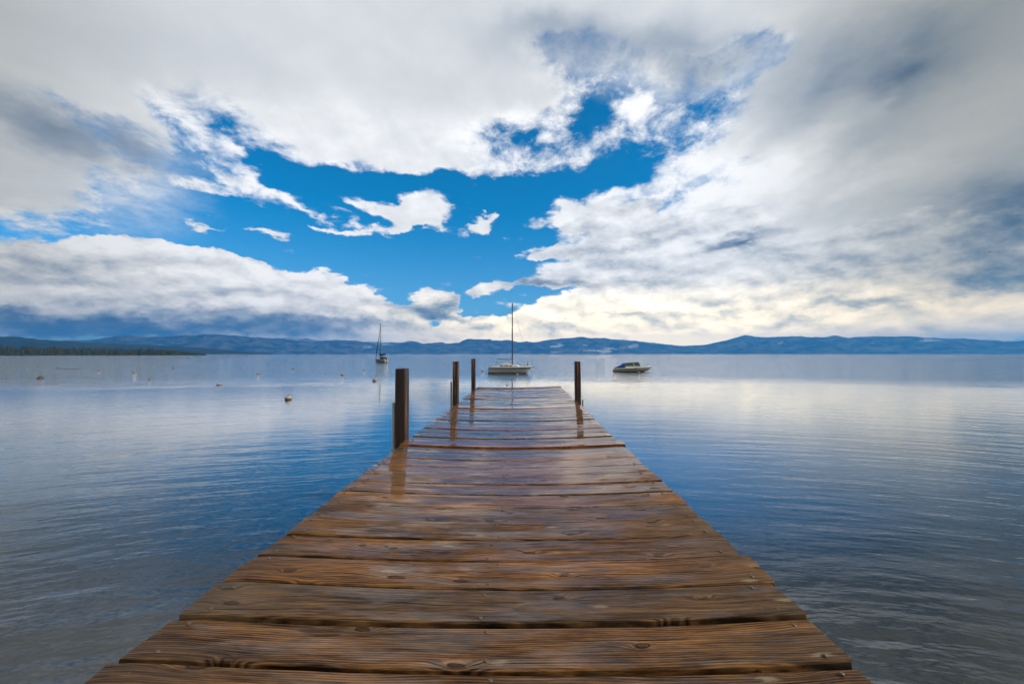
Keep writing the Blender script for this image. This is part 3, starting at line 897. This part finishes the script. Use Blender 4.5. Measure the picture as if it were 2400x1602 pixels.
nail_me = nail_mesh()
PITCH, GAP0 = 0.2505, 1.482
PROUD = {13: 0.014, 17: 0.012, 25: 0.010, 33: 0.013, 41: 0.014}
CHIPS = {3: 0.25, 5: 0.20}
rng = random.Random(4)
n_nails = 0
for k in range(-11, 43):
    y0 = GAP0 + k * PITCH
    gap = 0.026 if k == 0 else rng.uniform(0.013, 0.019)
    yc = y0 + gap / 2 + (PITCH - gap) / 2
    wid = PITCH - gap
    fresh = k in PROUD
    xl = float(np.interp(yc, lx, lv)) + rng.uniform(-0.005, 0.005)
    xr = float(np.interp(yc, rx, rv)) + rng.uniform(-0.006, 0.006)
    if fresh and k == 13:
        xr += 0.03
    th = 0.042 + (PROUD[k] if fresh else 0.0)
    V, F, xc = plank_mesh(xl, xr, wid, th, rng, CHIPS.get(k, 0))
    o = mesh_obj('plank', V, F, fresh_mat if fresh else plank_mats[rng.choice((0, 0, 1, 1, 2))], dock, smooth=False)
    lift = PROUD.get(k, rng.uniform(-0.0045, 0.0045))
    o.location = (xc, yc, lift)
    o.rotation_euler = (rng.uniform(-0.018, 0.018), 0.0, rng.uniform(-0.0015, 0.0012))
    if fresh:
        o['label'] = 'newer reddish plank standing proud of its neighbours'
    if -2 <= k < 42:
        for xn in (xl + 0.075, -0.09 + rng.uniform(-0.05, 0.05), xr - 0.085):
            for s in (-1, 1):
                if k > 24 and s > 0:
                    continue
                nl = bpy.data.objects.new('nail', nail_me)
                link(nl, o)
                px_ = xn + rng.uniform(-0.025, 0.025)
                nl.location = (px_ - xc, s * wid * rng.uniform(0.30, 0.40), sag(px_) + 0.0006)
                nl.rotation_euler = (rng.uniform(-0.12, 0.12), rng.uniform(-0.12, 0.12), 0)
                n_nails += 1

for xs_ in (-0.86, 0.0, 0.95):
    bm = bmesh.new()
    add_box(bm, (xs_ - 0.045, -1.2, -0.34), (xs_ + 0.045, 12.15, -0.082), 0.006)
    bm_obj('stringer', bm, beam_mat, dock)
for yb in (0.6, 5.08, 8.75, 11.55):
    bm = bmesh.new()
    add_box(bm, (-1.02 if yb < 8 else -0.88, yb - 0.06, -0.58), (1.08, yb + 0.06, -0.345), 0.006)
    bm_obj('cross_beam', bm, beam_mat, dock)


def piling(x0, x1, y0, y1, top, lean, label, seed):
    """Square-sawn post driven into the lake bed: weathered arrises, checked faces, a slightly domed cut top."""
    cx, cy = (x0 + x1) / 2, (y0 + y1) / 2
    zb = bed_depth(cx, cy) - 0.25
    root = empty('dock_piling', (cx, cy, zb))
    hx, hy = (x1 - x0) / 2, (y1 - y0) / 2
    c = 0.012
    sec = [(-hx + c, -hy), (0, -hy - 0.001), (hx - c, -hy), (hx, -hy + c), (hx + 0.001, 0), (hx, hy - c), (hx - c, hy), (0, hy), (-hx + c, hy), (-hx, hy - c), (-hx, 0), (-hx, -hy + c)]
    n, m = 26, 12
    V, F = [], []
    H = top - zb
    for i in range(n + 1):
        t = i / n
        z = H * t
        for k, (a, b) in enumerate(sec):
            w = 1.0 + 0.03 * mnoise.noise(Vector((a * 9 + seed, b * 9, z * 1.3)))
            f = 0.965 if i == n else 1.0
            V.append((a * w * f + lean * max(0.0, t - 0.4), b * w * f, z + (0.006 * mnoise.noise(Vector((a * 30, b * 30, seed))) if i == n else 0.0)))
    for i in range(n):
        for k in range(m):
            a, b = i * m + k, i * m + (k + 1) % m
            F.append((a, b, b + m, a + m))
    V.append((lean * 0.6, 0.0, H + 0.006))
    for k in range(m):
        F.append((n * m + k, n * m + (k + 1) % m, len(V) - 1))
    post = mesh_obj('post', V, F, post_mat, root)
    tag(root, label, 'piling', 'pilings along the dock')
    return root, H, zb


def post_material():
    m, g = material('tarred_post')
    tc = g.new('ShaderNodeTexCoord')
    v = S(g, tc.outputs['Object'], True)
    oi = g.new('ShaderNodeObjectInfo')
    rnd = S(g, oi.outputs['Random'])
    v = v + g.xyz(rnd * 11.0, rnd * 7.0, rnd * 23.0)
    x, y, z = g.sep(v)
    a = g.noise(g.xyz(x * 26.0, y * 26.0, z * 1.1), 1.0, 5.0, 0.62)
    b = g.noise(g.xyz(x * 90.0, y * 90.0, z * 3.0), 1.0, 4.0, 0.65)
    raw = g.step(a + (b - 0.5) * 0.25, 0.53, 0.63)
    col = g.mix(g.step(b, 0.35, 0.7), (0.012, 0.007, 0.006), (0.036, 0.018, 0.013))
    col = g.mix(raw, col, (0.26, 0.092, 0.032))
    p = principled(g, Base_Color=col, Roughness=g.step(b, 0.3, 0.7, 0.35, 0.62, smooth=False))
    g.put(p.inputs['Normal'], bump(g, a * 0.006 + b * 0.003, 1.0, 1.0))
    finish(g, p.outputs[0])
    return m


post_mat = post_material()


def add_pipe(root, H, zb, dx, dy, top, r):
    z1 = top - zb
    bm = bmesh.new()
    add_tube(bm, (dx, dy, 0.05), (dx, dy, z1), r, seg=14)
    pipe = bm_obj('steel_pipe', bm, galv_mat, root, smooth=False)
    bm = bmesh.new()
    zc = 1.92 - zb
    add_box(bm, (dx - r - 0.008, dy - r - 0.008, zc - 0.10), (dx + r + 0.008, dy + r + 0.008, zc - 0.06), 0.004)
    bm_obj('pipe_clamp', bm, galv_mat, pipe)


r1 = piling(-1.287, -1.172, 5.01, 5.21, 2.735, 0.0, 'nearest tall dark square piling on the left edge of the dock', 1.0)
add_pipe(*r1, -0.078, -0.06, 2.36, 0.017)
r2 = piling(-1.135, -1.035, 8.62, 8.86, 2.752, 0.02, 'second dark piling along the left edge, between the nearest and the far one', 2.0)
add_pipe(*r2, -0.072, -0.05, 2.365, 0.018)
r3 = piling(-1.022, -0.925, 11.42, 11.64, 2.772, 0.0, 'farthest dark piling, on the left at the end of the dock', 3.0)
r4 = piling(1.262, 1.370, 8.89, 9.05, 2.747, -0.05, 'lone dark piling standing on the right edge of the dock', 4.0)
add_pipe(*r4, 0.078, 0.0, 2.00, 0.020)

# ------------------------------------------------------------------ boats at their moorings
hull_white = paint('hull_white_gelcoat', (0.84, 0.82, 0.77), 0.35, 0.20, (0.34, 0.31, 0.25))
deck_white = paint('deck_white_paint', (0.84, 0.83, 0.80), 0.5, 0.2, (0.40, 0.38, 0.34))
hull_grey = paint('hull_pale_grey', (0.44, 0.44, 0.40), 0.4, 0.35, (0.20, 0.19, 0.15))
hull_tan = paint('hull_tan_gelcoat', (0.60, 0.53, 0.37), 0.35, 0.25, (0.24, 0.19, 0.11))
stripe_mat = paint('grey_trim_stripe', (0.20, 0.19, 0.18), 0.45)
bottom_mat = paint('dark_bottom_paint', (0.012, 0.020, 0.020), 0.55)
spar_mat = paint('dark_spar', (0.030, 0.030, 0.034), 0.35, 0.1, (0.08, 0.08, 0.08))
canvas_black = paint('black_sail_cover', (0.014, 0.014, 0.018), 0.8, 0.1)
canvas_blue = paint('blue_cockpit_cover', (0.010, 0.055, 0.300), 0.7, 0.15, (0.03, 0.06, 0.16))
steel_mat = paint('stainless_rail', (0.45, 0.46, 0.47), 0.3, 0.1)
wire_mat = paint('rigging_wire', (0.16, 0.16, 0.17), 0.4, 0.1)
rubber_mat = paint('black_rubber', (0.02, 0.02, 0.02), 0.6, 0.1)
rope_mat = paint('white_mooring_rope', (0.50, 0.49, 0.45), 0.85, 0.3)


def glass_material(name, tint):
    m, g = material(name)
    p = principled(g, Base_Color=tint, Roughness=0.06, IOR=1.45)
    p.inputs['Transmission Weight'].default_value = 0.55
    finish(g, p.outputs[0])
    return m


glass_dark = glass_material('smoked_cabin_glass', (0.05, 0.05, 0.05))
glass_green = glass_material('green_windscreen_glass', (0.22, 0.40, 0.38))


def loft(name, rings, mat, parent, closed_ends=True, smooth=True):
    m = len(rings[0])
    V = [p for r in rings for p in r]
    F = []
    for i in range(len(rings) - 1):
        for k in range(m):
            a, b = i * m + k, i * m + (k + 1) % m
            F.append((a, b, b + m, a + m))
    if closed_ends:
        F.append(tuple(reversed(range(m))))
        F.append(tuple((len(rings) - 1) * m + k for k in range(m)))
    o = mesh_obj(name, V, F, mat, parent, smooth)
    bm = bmesh.new()
    bm.from_mesh(o.data)
    bmesh.ops.recalc_face_normals(bm, faces=bm.faces)
    bm.to_mesh(o.data)
    bm.free()
    return o


def hull_rings(L, beam, sheer, keel, rake, transom, full=0.45, vee=0.55, n=22, z_lo=None, z_hi=None, grow=0.0):
    """Cross-sections from stern to bow; sheer, keel = functions of t. z_lo..z_hi cuts out a band for stripes and bottom paint."""
    rings = []
    for i in range(n + 1):
        t = i / n
        b = beam / 2 * (transom + (1 - transom) * math.sin(min(1.0, t / full) * math.pi / 2)) if t < full else \
            beam / 2 * (max(0.0, 1 - ((t - full) / (1 - full)) ** 2.3)) ** 0.62
        b = max(b, 0.012)
        zs, zk = sheer(t), keel(t)
        half = []
        for q in np.linspace(0.0, 1.0, 9):
            z = zk + (zs - zk) * q
            if z_lo is not None:
                z = min(max(z, z_lo), z_hi)
            qq = (z - zk) / (zs - zk)
            yv = (b * max(qq, 0.0) ** (vee * (0.6 + 0.9 * t)) if qq > 0 else 0.0) + grow
            xx = L * (t - 0.5) + rake * t ** 6 * (qq - 0.35) - (1 - t) ** 8 * 0.10 * L * 0.35 * (1 - qq)
            half.append((xx, yv, z))
        rings.append([(x, -y, z) for x, y, z in half] + [(x, y, z) for x, y, z in reversed(half)])
    return rings


def poly_prism(name, pts, y0, y1, mat, parent, bev=0.0):
    """Side profile (x, z) swept across the boat."""
    bm = bmesh.new()
    a = [bm.verts.new((x, y0, z)) for x, z in pts]
    b = [bm.verts.new((x, y1, z)) for x, z in pts]
    bm.faces.new(a)
    bm.faces.new(list(reversed(b)))
    for i in range(len(pts)):
        j = (i + 1) % len(pts)
        bm.faces.new((a[i], b[i], b[j], a[j]))
    bmesh.ops.recalc_face_normals(bm, faces=bm.faces)
    if bev:
        bmesh.ops.bevel(bm, geom=list(bm.edges), offset=bev, segments=2, affect='EDGES', clamp_overlap=True)
    return bm_obj(name, bm, mat, parent)


def tubes(name, segs, r, mat, parent, seg=6):
    bm = bmesh.new()
    for p0, p1 in segs:
        add_tube(bm, p0, p1, r, seg=seg)
    return bm_obj(name, bm, mat, parent)


def sailboat_main():
    root = empty('sailboat', (-0.45, 68.0, 0.0), (0, 0, R(-7)))
    tag(root, 'white sailboat with bare mast and boom moored beyond the end of the dock', 'sailboat', 'boats at their moorings')
    sh = lambda t: 0.86 + 0.02 * (1 - t) + 0.20 * t ** 2
    ke = lambda t: -0.28 - 0.12 * math.sin(math.pi * t) + 0.30 * t ** 5
    kw = dict(L=5.95, beam=2.3, sheer=sh, keel=ke, rake=0.75, transom=0.62)
    hull = loft('hull', hull_rings(**kw), hull_white, root)
    loft('rub_rail', [[(x, y * 1.012 + (0.014 if y > 0 else -0.014), z) for x, y, z in r] for r in hull_rings(**dict(kw, sheer=lambda t: sh(t) - 0.06), z_lo=0.66, z_hi=2.0)][::-1], stripe_mat, hull)
    loft('bottom_paint', hull_rings(**kw, z_lo=-9.0, z_hi=0.085, grow=0.008), bottom_mat, hull)
    # deck and cabin trunk
    poly_prism('deck', [(-2.85, 0.86), (2.55, 1.00), (2.55, 1.03), (-2.85, 0.91)], -0.55, 0.55, deck_white, root)
    cab = poly_prism('cabin', [(-1.48, 0.90), (-1.28, 1.24), (0.10, 1.30), (1.30, 1.24), (1.62, 0.98)], -0.74, 0.74, deck_white, root, 0.05)
    poly_prism('cabin_roof', [(-1.25, 1.26), (-1.05, 1.44), (-0.15, 1.47), (0.35, 1.34), (0.40, 1.28)], -0.55, 0.55, deck_white, root, 0.04)
    for cx, w in ((-1.03, 0.52), (-0.32, 0.58), (0.36, 0.42)):
        for s in (-1, 1):
            wn = poly_prism('cabin_window', [(cx - w / 2, 1.06), (cx - w / 2 + 0.07, 1.19), (cx + w / 2, 1.19), (cx + w / 2 - 0.05, 1.06)], s * 0.735, s * 0.752, glass_dark, cab)
    poly_prism('cockpit_coaming', [(-2.75, 0.88), (-2.70, 1.02), (-1.55, 1.06), (-1.48, 0.90)], -0.80, 0.80, deck_white, root, 0.03)
    tubes('mast', [((0.50, 0, 1.20), (0.50, 0, 10.50))], 0.078, spar_mat, root, 10)
    tubes('boom', [((0.50, 0, 2.03), (-1.85, 0, 2.10))], 0.052, spar_mat, root, 8)
    tubes('spreader', [((0.50, -0.72, 5.85), (0.50, 0.72, 5.85))], 0.022, spar_mat, root)
    tubes('forestay', [((0.52, 0, 10.42), (3.05, 0, 1.12))], 0.012, wire_mat, root)
    tubes('backstay', [((0.48, 0, 10.42), (-2.90, 0, 0.92))], 0.008, wire_mat, root)
    for s in (-1, 1):
        tubes('shroud', [((0.50, 0, 10.3), (0.50, s * 0.72, 5.85)), ((0.50, s * 0.72, 5.85), (0.45, s * 1.05, 1.0))], 0.009, wire_mat, root)
    tubes('mainsheet', [((-1.80, 0, 2.08), (-2.05, 0.0, 0.96)), ((-1.62, 0, 2.08), (-1.95, 0.1, 0.96))], 0.014, rubber_mat, root)
    tubes('bow_pulpit', [((2.35, -0.42, 1.02), (2.55, -0.36, 1.45)), ((2.35, 0.42, 1.02), (2.55, 0.36, 1.45)), ((2.55, -0.36, 1.45), (3.05, 0, 1.50)), ((2.55, 0.36, 1.45), (3.05, 0, 1.50)), ((3.05, 0, 1.50), (3.06, 0, 1.05))], 0.016, steel_mat, root)
    tubes('stern_rail', [((-2.85, -0.7, 0.90), (-2.80, -0.7, 1.40)), ((-2.85, 0.7, 0.90), (-2.80, 0.7, 1.40)), ((-2.80, -0.7, 1.40), (-2.80, 0.7, 1.40)), ((-2.1, -0.9, 0.90), (-2.1, -0.9, 1.30)), ((-2.80, -0.7, 1.40), (-2.1, -0.9, 1.30))], 0.014, steel_mat, root)
    bm = bmesh.new()
    add_tube(bm, (2.80, 0.02, 1.12), (2.72, 0.02, 1.62), 0.07, 0.03)
    bm_obj('furled_bow_flag', bm, canvas_black, root)
    poly_prism('rudder', [(-2.95, -0.5), (-3.12, 0.72), (-2.88, 0.75), (-2.72, -0.5)], -0.025, 0.025, hull_white, root)
    tubes('mooring_line', [((3.08, 0, 1.05), (2.55, -0.12, -0.1))], 0.020, rope_mat, root)
    # registration marks on the bow: an unreadable row of dark characters
    for k in range(6):
        x = 1.74 + k * 0.115
        t = (x / 5.95) + 0.5
        b = 1.15 * (max(0.0, 1 - ((t - 0.45) / 0.55) ** 2.3)) ** 0.62
        q = (0.84 - ke(t)) / (sh(t) - ke(t))
        yv = -b * q ** (0.55 * (0.6 + 0.9 * t)) - 0.006
        bm = bmesh.new()
        add_box(bm, (x - 0.035, yv - 0.01, 0.80), (x + 0.035, yv + 0.03, 0.90))
        bm_obj('registration_mark', bm, stripe_mat, hull)
    return root


def sailboat_far():
    root = empty('sailboat', (-43.4, 151.0, 0.0), (0, 0, R(180 - 38)))
    tag(root, 'distant pale sailboat with furled black sail moored on the left', 'sailboat', 'boats at their moorings')
    sh = lambda t: 1.02 + 0.16 * t ** 2
    ke = lambda t: -0.35 + 0.30 * t ** 5
    kw = dict(L=5.6, beam=2.3, sheer=sh, keel=ke, rake=0.9, transom=0.68)
    hull = loft('hull', hull_rings(**kw), hull_grey, root)
    loft('bottom_paint', hull_rings(**kw, z_lo=-9.0, z_hi=0.10, grow=0.008), bottom_mat, hull)
    loft('rub_rail', [[(x, y * 1.012 + (0.02 if y > 0 else -0.02), z) for x, y, z in r] for r in hull_rings(**dict(kw, sheer=lambda t: sh(t) - 0.05), z_lo=0.84, z_hi=2.0)], stripe_mat, hull)
    poly_prism('deck', [(-2.6, 1.02), (2.3, 1.10), (2.3, 1.14), (-2.6, 1.07)], -0.55, 0.55, deck_white, root)
    poly_prism('cabin', [(-1.1, 1.06), (-0.95, 1.42), (0.9, 1.44), (1.35, 1.10)], -0.72, 0.72, deck_white, root, 0.05)
    tubes('mast', [((0.55, 0, 1.3), (0.55, 0, 12.9))], 0.095, spar_mat, root, 10)
    loft('furled_sail', [[(x, r * math.cos(a), z + r * 1.3 * math.sin(a)) for a in np.linspace(0, 2 * math.pi, 10, endpoint=False)]
                         for x, z, r in ((0.62, 2.75, 0.10), (0.50, 2.55, 0.27), (0.1, 2.42, 0.27), (-0.7, 2.50, 0.20), (-1.6, 2.66, 0.17), (-2.2, 2.74, 0.14), (-2.35, 2.76, 0.06))], canvas_black, root)
    loft('sail_luff', [[(x + r * math.cos(a), r * math.sin(a), z) for a in np.linspace(0, 2 * math.pi, 10, endpoint=False)]
                       for x, z, r in ((0.50, 2.3, 0.26), (0.52, 2.9, 0.22), (0.55, 3.3, 0.12))], canvas_black, root)
    tubes('boom', [((0.55, 0, 2.22), (-2.45, 0, 2.56))], 0.055, spar_mat, root, 8)
    loft('furled_jib', [[(x + r * math.cos(a), r * math.sin(a), z) for a in np.linspace(0, 2 * math.pi, 8, endpoint=False)]
                        for x, z, r in ((2.95, 1.35, 0.05), (2.75, 2.2, 0.13), (2.2, 4.6, 0.12), (1.5, 7.7, 0.08), (0.95, 10.2, 0.05), (0.62, 11.6, 0.02))], canvas_black, root)
    for s in (-1, 1):
        tubes('shroud', [((0.55, 0, 12.6), (0.45, s * 1.05, 1.1))], 0.012, wire_mat, root)
    tubes('spreader', [((0.55, -0.7, 7.2), (0.55, 0.7, 7.2))], 0.025, spar_mat, root)
    tubes('backstay', [((0.55, 0, 12.8), (-2.7, 0, 1.05))], 0.012, wire_mat, root)
    poly_prism('spray_hood', [(-1.95, 1.10), (-1.75, 1.85), (-0.75, 1.92), (-0.30, 1.45), (-0.30, 1.10)], -0.75, 0.75, canvas_black, root, 0.08)
    tubes('stern_rail', [((-2.6, -0.7, 1.0), (-2.55, -0.7, 1.65)), ((-2.6, 0.7, 1.0), (-2.55, 0.7, 1.65)), ((-2.55, -0.7, 1.65), (-2.55, 0.7, 1.65))], 0.02, steel_mat, root)
    bm = bmesh.new()
    add_box(bm, (-3.05, -0.18, 0.95), (-2.72, 0.18, 1.55), 0.06)
    add_box(bm, (-2.95, -0.07, -0.3), (-2.80, 0.07, 0.96))
    bm_obj('outboard_motor', bm, rubber_mat, root)
    return root


def motorboat():
    root = empty('motorboat', (19.4, 73.7, 0.0), (0, 0, R(-6)))
    tag(root, 'tan motorboat with a hard top and blue cockpit cover on the right', 'motorboat', 'boats at their moorings')
    sh = lambda t: 0.56 + 0.17 * math.sin(t * math.pi / 2) + 0.16 * t ** 3
    ke = lambda t: -0.22 + 0.42 * t ** 4
    kw = dict(L=5.6, beam=2.2, sheer=sh, keel=ke, rake=0.75, transom=0.88, full=0.35, vee=0.34)
    hull = loft('hull', hull_rings(**kw), hull_tan, root)
    loft('bottom_paint', hull_rings(**kw, z_lo=-9.0, z_hi=0.05, grow=0.006), bottom_mat, hull)
    loft('rub_rail', [[(x, y * 1.012 + (0.016 if y > 0 else -0.016), z) for x, y, z in r] for r in hull_rings(**dict(kw, sheer=lambda t: sh(t) + 0.01), z_lo=0.50, z_hi=2.0)], deck_white, hull)
    poly_prism('foredeck', [(0.6, 0.72), (1.15, 0.83), (2.3, 0.88), (2.55, 0.84), (2.3, 0.80)], -0.5, 0.5, hull_tan, root, 0.02)
    poly_prism('cabin_side', [(-1.35, 0.60), (-1.35, 0.86), (1.30, 0.92), (1.30, 0.62)], -0.86, 0.86, deck_white, root, 0.03)
    top = poly_prism('hard_top', [(-1.22, 1.40), (-1.10, 1.47), (0.30, 1.575), (1.12, 1.60), (1.14, 1.55), (0.2, 1.50)], -0.88, 0.88, hull_tan, root, 0.02)
    for s in (-1, 1):
        poly_prism('side_window', [(-1.20, 0.88), (-1.16, 1.44), (-0.05, 1.515), (0.26, 0.90)], s * 0.82, s * 0.835, glass_green, root)
        poly_prism('side_window', [(0.33, 0.90), (0.04, 1.515), (0.92, 1.545), (1.22, 0.92)], s * 0.82, s * 0.835, glass_green, root)
        tubes('window_pillar', [((-0.01, s * 0.845, 1.52), (0.30, s * 0.845, 0.90))], 0.034, deck_white, root)
        tubes('window_pillar', [((0.94, s * 0.845, 1.55), (1.27, s * 0.845, 0.92))], 0.028, deck_white, root)
        tubes('window_pillar', [((-1.19, s * 0.845, 1.45), (-1.20, s * 0.845, 0.88))], 0.022, deck_white, root)
        poly_prism('hull_vent', [(0.30, 0.60), (0.32, 0.67), (0.56, 0.67), (0.54, 0.60)], s * 1.00, s * 1.13, rubber_mat, hull)
    bm = bmesh.new()
    v = [bm.verts.new(p) for p in ((0.95, -0.80, 1.55), (0.95, 0.80, 1.55), (1.28, 0.80, 0.92), (1.28, -0.80, 0.92), (0.97, -0.80, 1.56), (0.97, 0.80, 1.56), (1.30, 0.80, 0.92), (1.30, -0.80, 0.92))]
    for f in ((0, 1, 2, 3), (7, 6, 5, 4), (0, 4, 5, 1), (3, 2, 6, 7), (0, 3, 7, 4), (1, 5, 6, 2)):
        bm.faces.new([v[i] for i in f])
    bm_obj('windscreen', bm, glass_green, root)
    rings = []
    for x, z, hw in ((-2.78, 0.60, 0.90), (-2.4, 0.74, 0.93), (-1.9, 0.97, 0.93), (-1.45, 1.26, 0.91), (-1.16, 1.43, 0.89)):
        rings.append([(x, -hw, 0.58 + (0.04 if x > -2 else 0)), (x, -hw * 0.99, 0.58 + (z - 0.58) * 0.6), (x, -hw * 0.90, z - 0.02), (x, -hw * 0.45, z + 0.02), (x, 0, z + 0.035),
                      (x, hw * 0.45, z + 0.02), (x, hw * 0.90, z - 0.02), (x, hw * 0.99, 0.58 + (z - 0.58) * 0.6), (x, hw, 0.58 + (0.04 if x > -2 else 0))])
    loft('cockpit_cover', rings, canvas_blue, root)
    bm = bmesh.new()
    add_box(bm, (-3.12, -0.62, 0.24), (-2.76, 0.62, 0.29), 0.01)
    bm_obj('swim_platform', bm, stripe_mat, root)
    bm = bmesh.new()
    add_box(bm, (-3.02, -0.16, -0.45), (-2.72, 0.16, 0.22), 0.04)
    bm_obj('outdrive', bm, rubber_mat, root)
    tubes('roof_light', [((-0.05, 0, 1.55), (-0.05, 0, 1.68))], 0.022, deck_white, root)
    tubes('mooring_line', [((2.92, 0, 0.78), (2.35, -0.25, -0.1))], 0.018, rope_mat, root)
    return root


sailboat_main()
sailboat_far()
motorboat()


# ------------------------------------------------------------------ mooring buoys
def buoy_material(name, top, band, z_line):
    m, g = material(name)
    tc = g.new('ShaderNodeTexCoord')
    o = S(g, tc.outputs['Object'], True)
    x, y, z = g.sep(o)
    n = g.noise(o, 9.0, 4.0, 0.6)
    f = g.step(z + (n - 0.5) * 0.10, z_line - 0.02, z_line + 0.05, 1.0, 0.0)          # weed and scum above the waterline
    c = g.mix(g.step(n, 0.4, 0.75) * 0.5, top, tuple(v * 0.6 for v in top))
    c = g.mix(f, c, band)
    p = principled(g, Base_Color=c, Roughness=0.55)
    finish(g, p.outputs[0])
    return m


buoy_mats = {
    'white': buoy_material('buoy_white', (0.36, 0.345, 0.33), (0.05, 0.047, 0.04), 0.06),
    'pink': buoy_material('buoy_faded', (0.42, 0.36, 0.33), (0.075, 0.065, 0.045), 0.06),
    'dark': buoy_material('buoy_dark', (0.085, 0.072, 0.068), (0.03, 0.027, 0.022), 0.02),
    'grey': buoy_material('buoy_grey', (0.26, 0.255, 0.25), (0.06, 0.055, 0.05), 0.05),
}


def buoy(x, y, dia, look, shape, label):
    r = dia / 2
    root = empty('mooring_buoy', (x, y, 0.0), (rng.uniform(-0.10, 0.10), rng.uniform(-0.12, 0.12), rng.uniform(0, 6.28)))
    zc = {'ball': 0.30 * r, 'dome': -0.10 * r, 'low': -0.45 * r, 'drum': 0.0}[shape]
    prof = [(r * math.sin(a), zc - r * math.cos(a)) for a in np.linspace(0.0, math.pi, 17)]
    if shape == 'drum':
        prof = [(0.0, -0.8 * r), (0.8 * r, -0.75 * r), (r, -0.5 * r), (r, 0.25 * r), (0.93 * r, 0.48 * r), (0.75 * r, 0.64 * r), (0.4 * r, 0.72 * r), (0.0, 0.74 * r)]
    V, F, n = [], [], 18
    for p, z in prof:
        for k in range(n):
            a = k * 2 * math.pi / n
            V.append((p * math.cos(a), p * math.sin(a), z))
    for i in range(len(prof) - 1):
        for k in range(n):
            F.append((i * n + k, i * n + (k + 1) % n, (i + 1) * n + (k + 1) % n, (i + 1) * n + k))
    ball = mesh_obj('float', V, F, buoy_mats[look], root, smooth=True)
    zt = prof[-1][1]
    bm = bmesh.new()
    add_tube(bm, (0, 0, zt - 0.03 * dia), (0, 0, zt + 0.10 * dia), 0.05 * dia, seg=8)
    bm_obj('swivel_stud', bm, rubber_mat, root)
    bm = bmesh.new()
    cz = zt + 0.16 * dia
    pts = [(0.085 * dia * math.cos(a), 0.0, cz + 0.085 * dia * math.sin(a)) for a in np.linspace(0, 2 * math.pi, 11)]
    for a, b in zip(pts[:-1], pts[1:]):
        add_tube(bm, a, b, 0.018 * dia, seg=5)
    bm_obj('mooring_ring', bm, rubber_mat, root)
    return tag(root, label, 'buoy', 'mooring buoys')


rng = random.Random(23)
for row in BUOYS:
    buoy(*row)

# a pick-up line floating beside one of the left-hand buoys
bm = bmesh.new()
pts = [(-87.5 + 0.45 * k, 87.9 + 0.1 * math.sin(k * 1.3), 0.015) for k in range(10)]
for a, b in zip(pts[:-1], pts[1:]):
    add_tube(bm, a, b, 0.045, seg=6)
tag(bm_obj('floating_line', bm, rubber_mat), 'dark floating line trailing from the flat buoy far left', 'rope')

# ------------------------------------------------------------------ a gull on the wing, upper right
gull_mat = paint('gull_feathers', (0.055, 0.055, 0.06), 0.8, 0.1)
gull = empty('gull', (116.0, 110.0, 27.6), (R(8), R(-32), R(40)))
loft('body', [[(x, r * math.cos(a), r * math.sin(a)) for a in np.linspace(0, 2 * math.pi, 8, endpoint=False)]
              for x, r in ((-0.30, 0.012), (-0.20, 0.05), (0.0, 0.075), (0.14, 0.06), (0.20, 0.04), (0.25, 0.042), (0.30, 0.015))], gull_mat, gull)
for s in (-1, 1):
    rr = []
    for y, xo, z, ch in ((0.03, 0.02, 0.02, 0.16), (0.25, 0.06, 0.11, 0.15), (0.45, 0.02, 0.13, 0.11), (0.68, -0.10, 0.08, 0.02)):
        rr.append([(xo - ch / 2, s * y, z), (xo, s * y, z + 0.015), (xo + ch / 2, s * y, z), (xo, s * y, z - 0.008)])
    loft('wing', rr, gull_mat, gull)
loft('tail', [[(-0.28, -0.03, 0), (-0.28, 0.03, 0), (-0.28, 0.03, 0.012), (-0.28, -0.03, 0.012)], [(-0.44, -0.07, 0.0), (-0.44, 0.07, 0.0), (-0.44, 0.07, 0.008), (-0.44, -0.07, 0.008)]], gull_mat, gull, smooth=False)
tag(gull, 'small dark bird gliding against the grey cloud at upper right', 'bird')
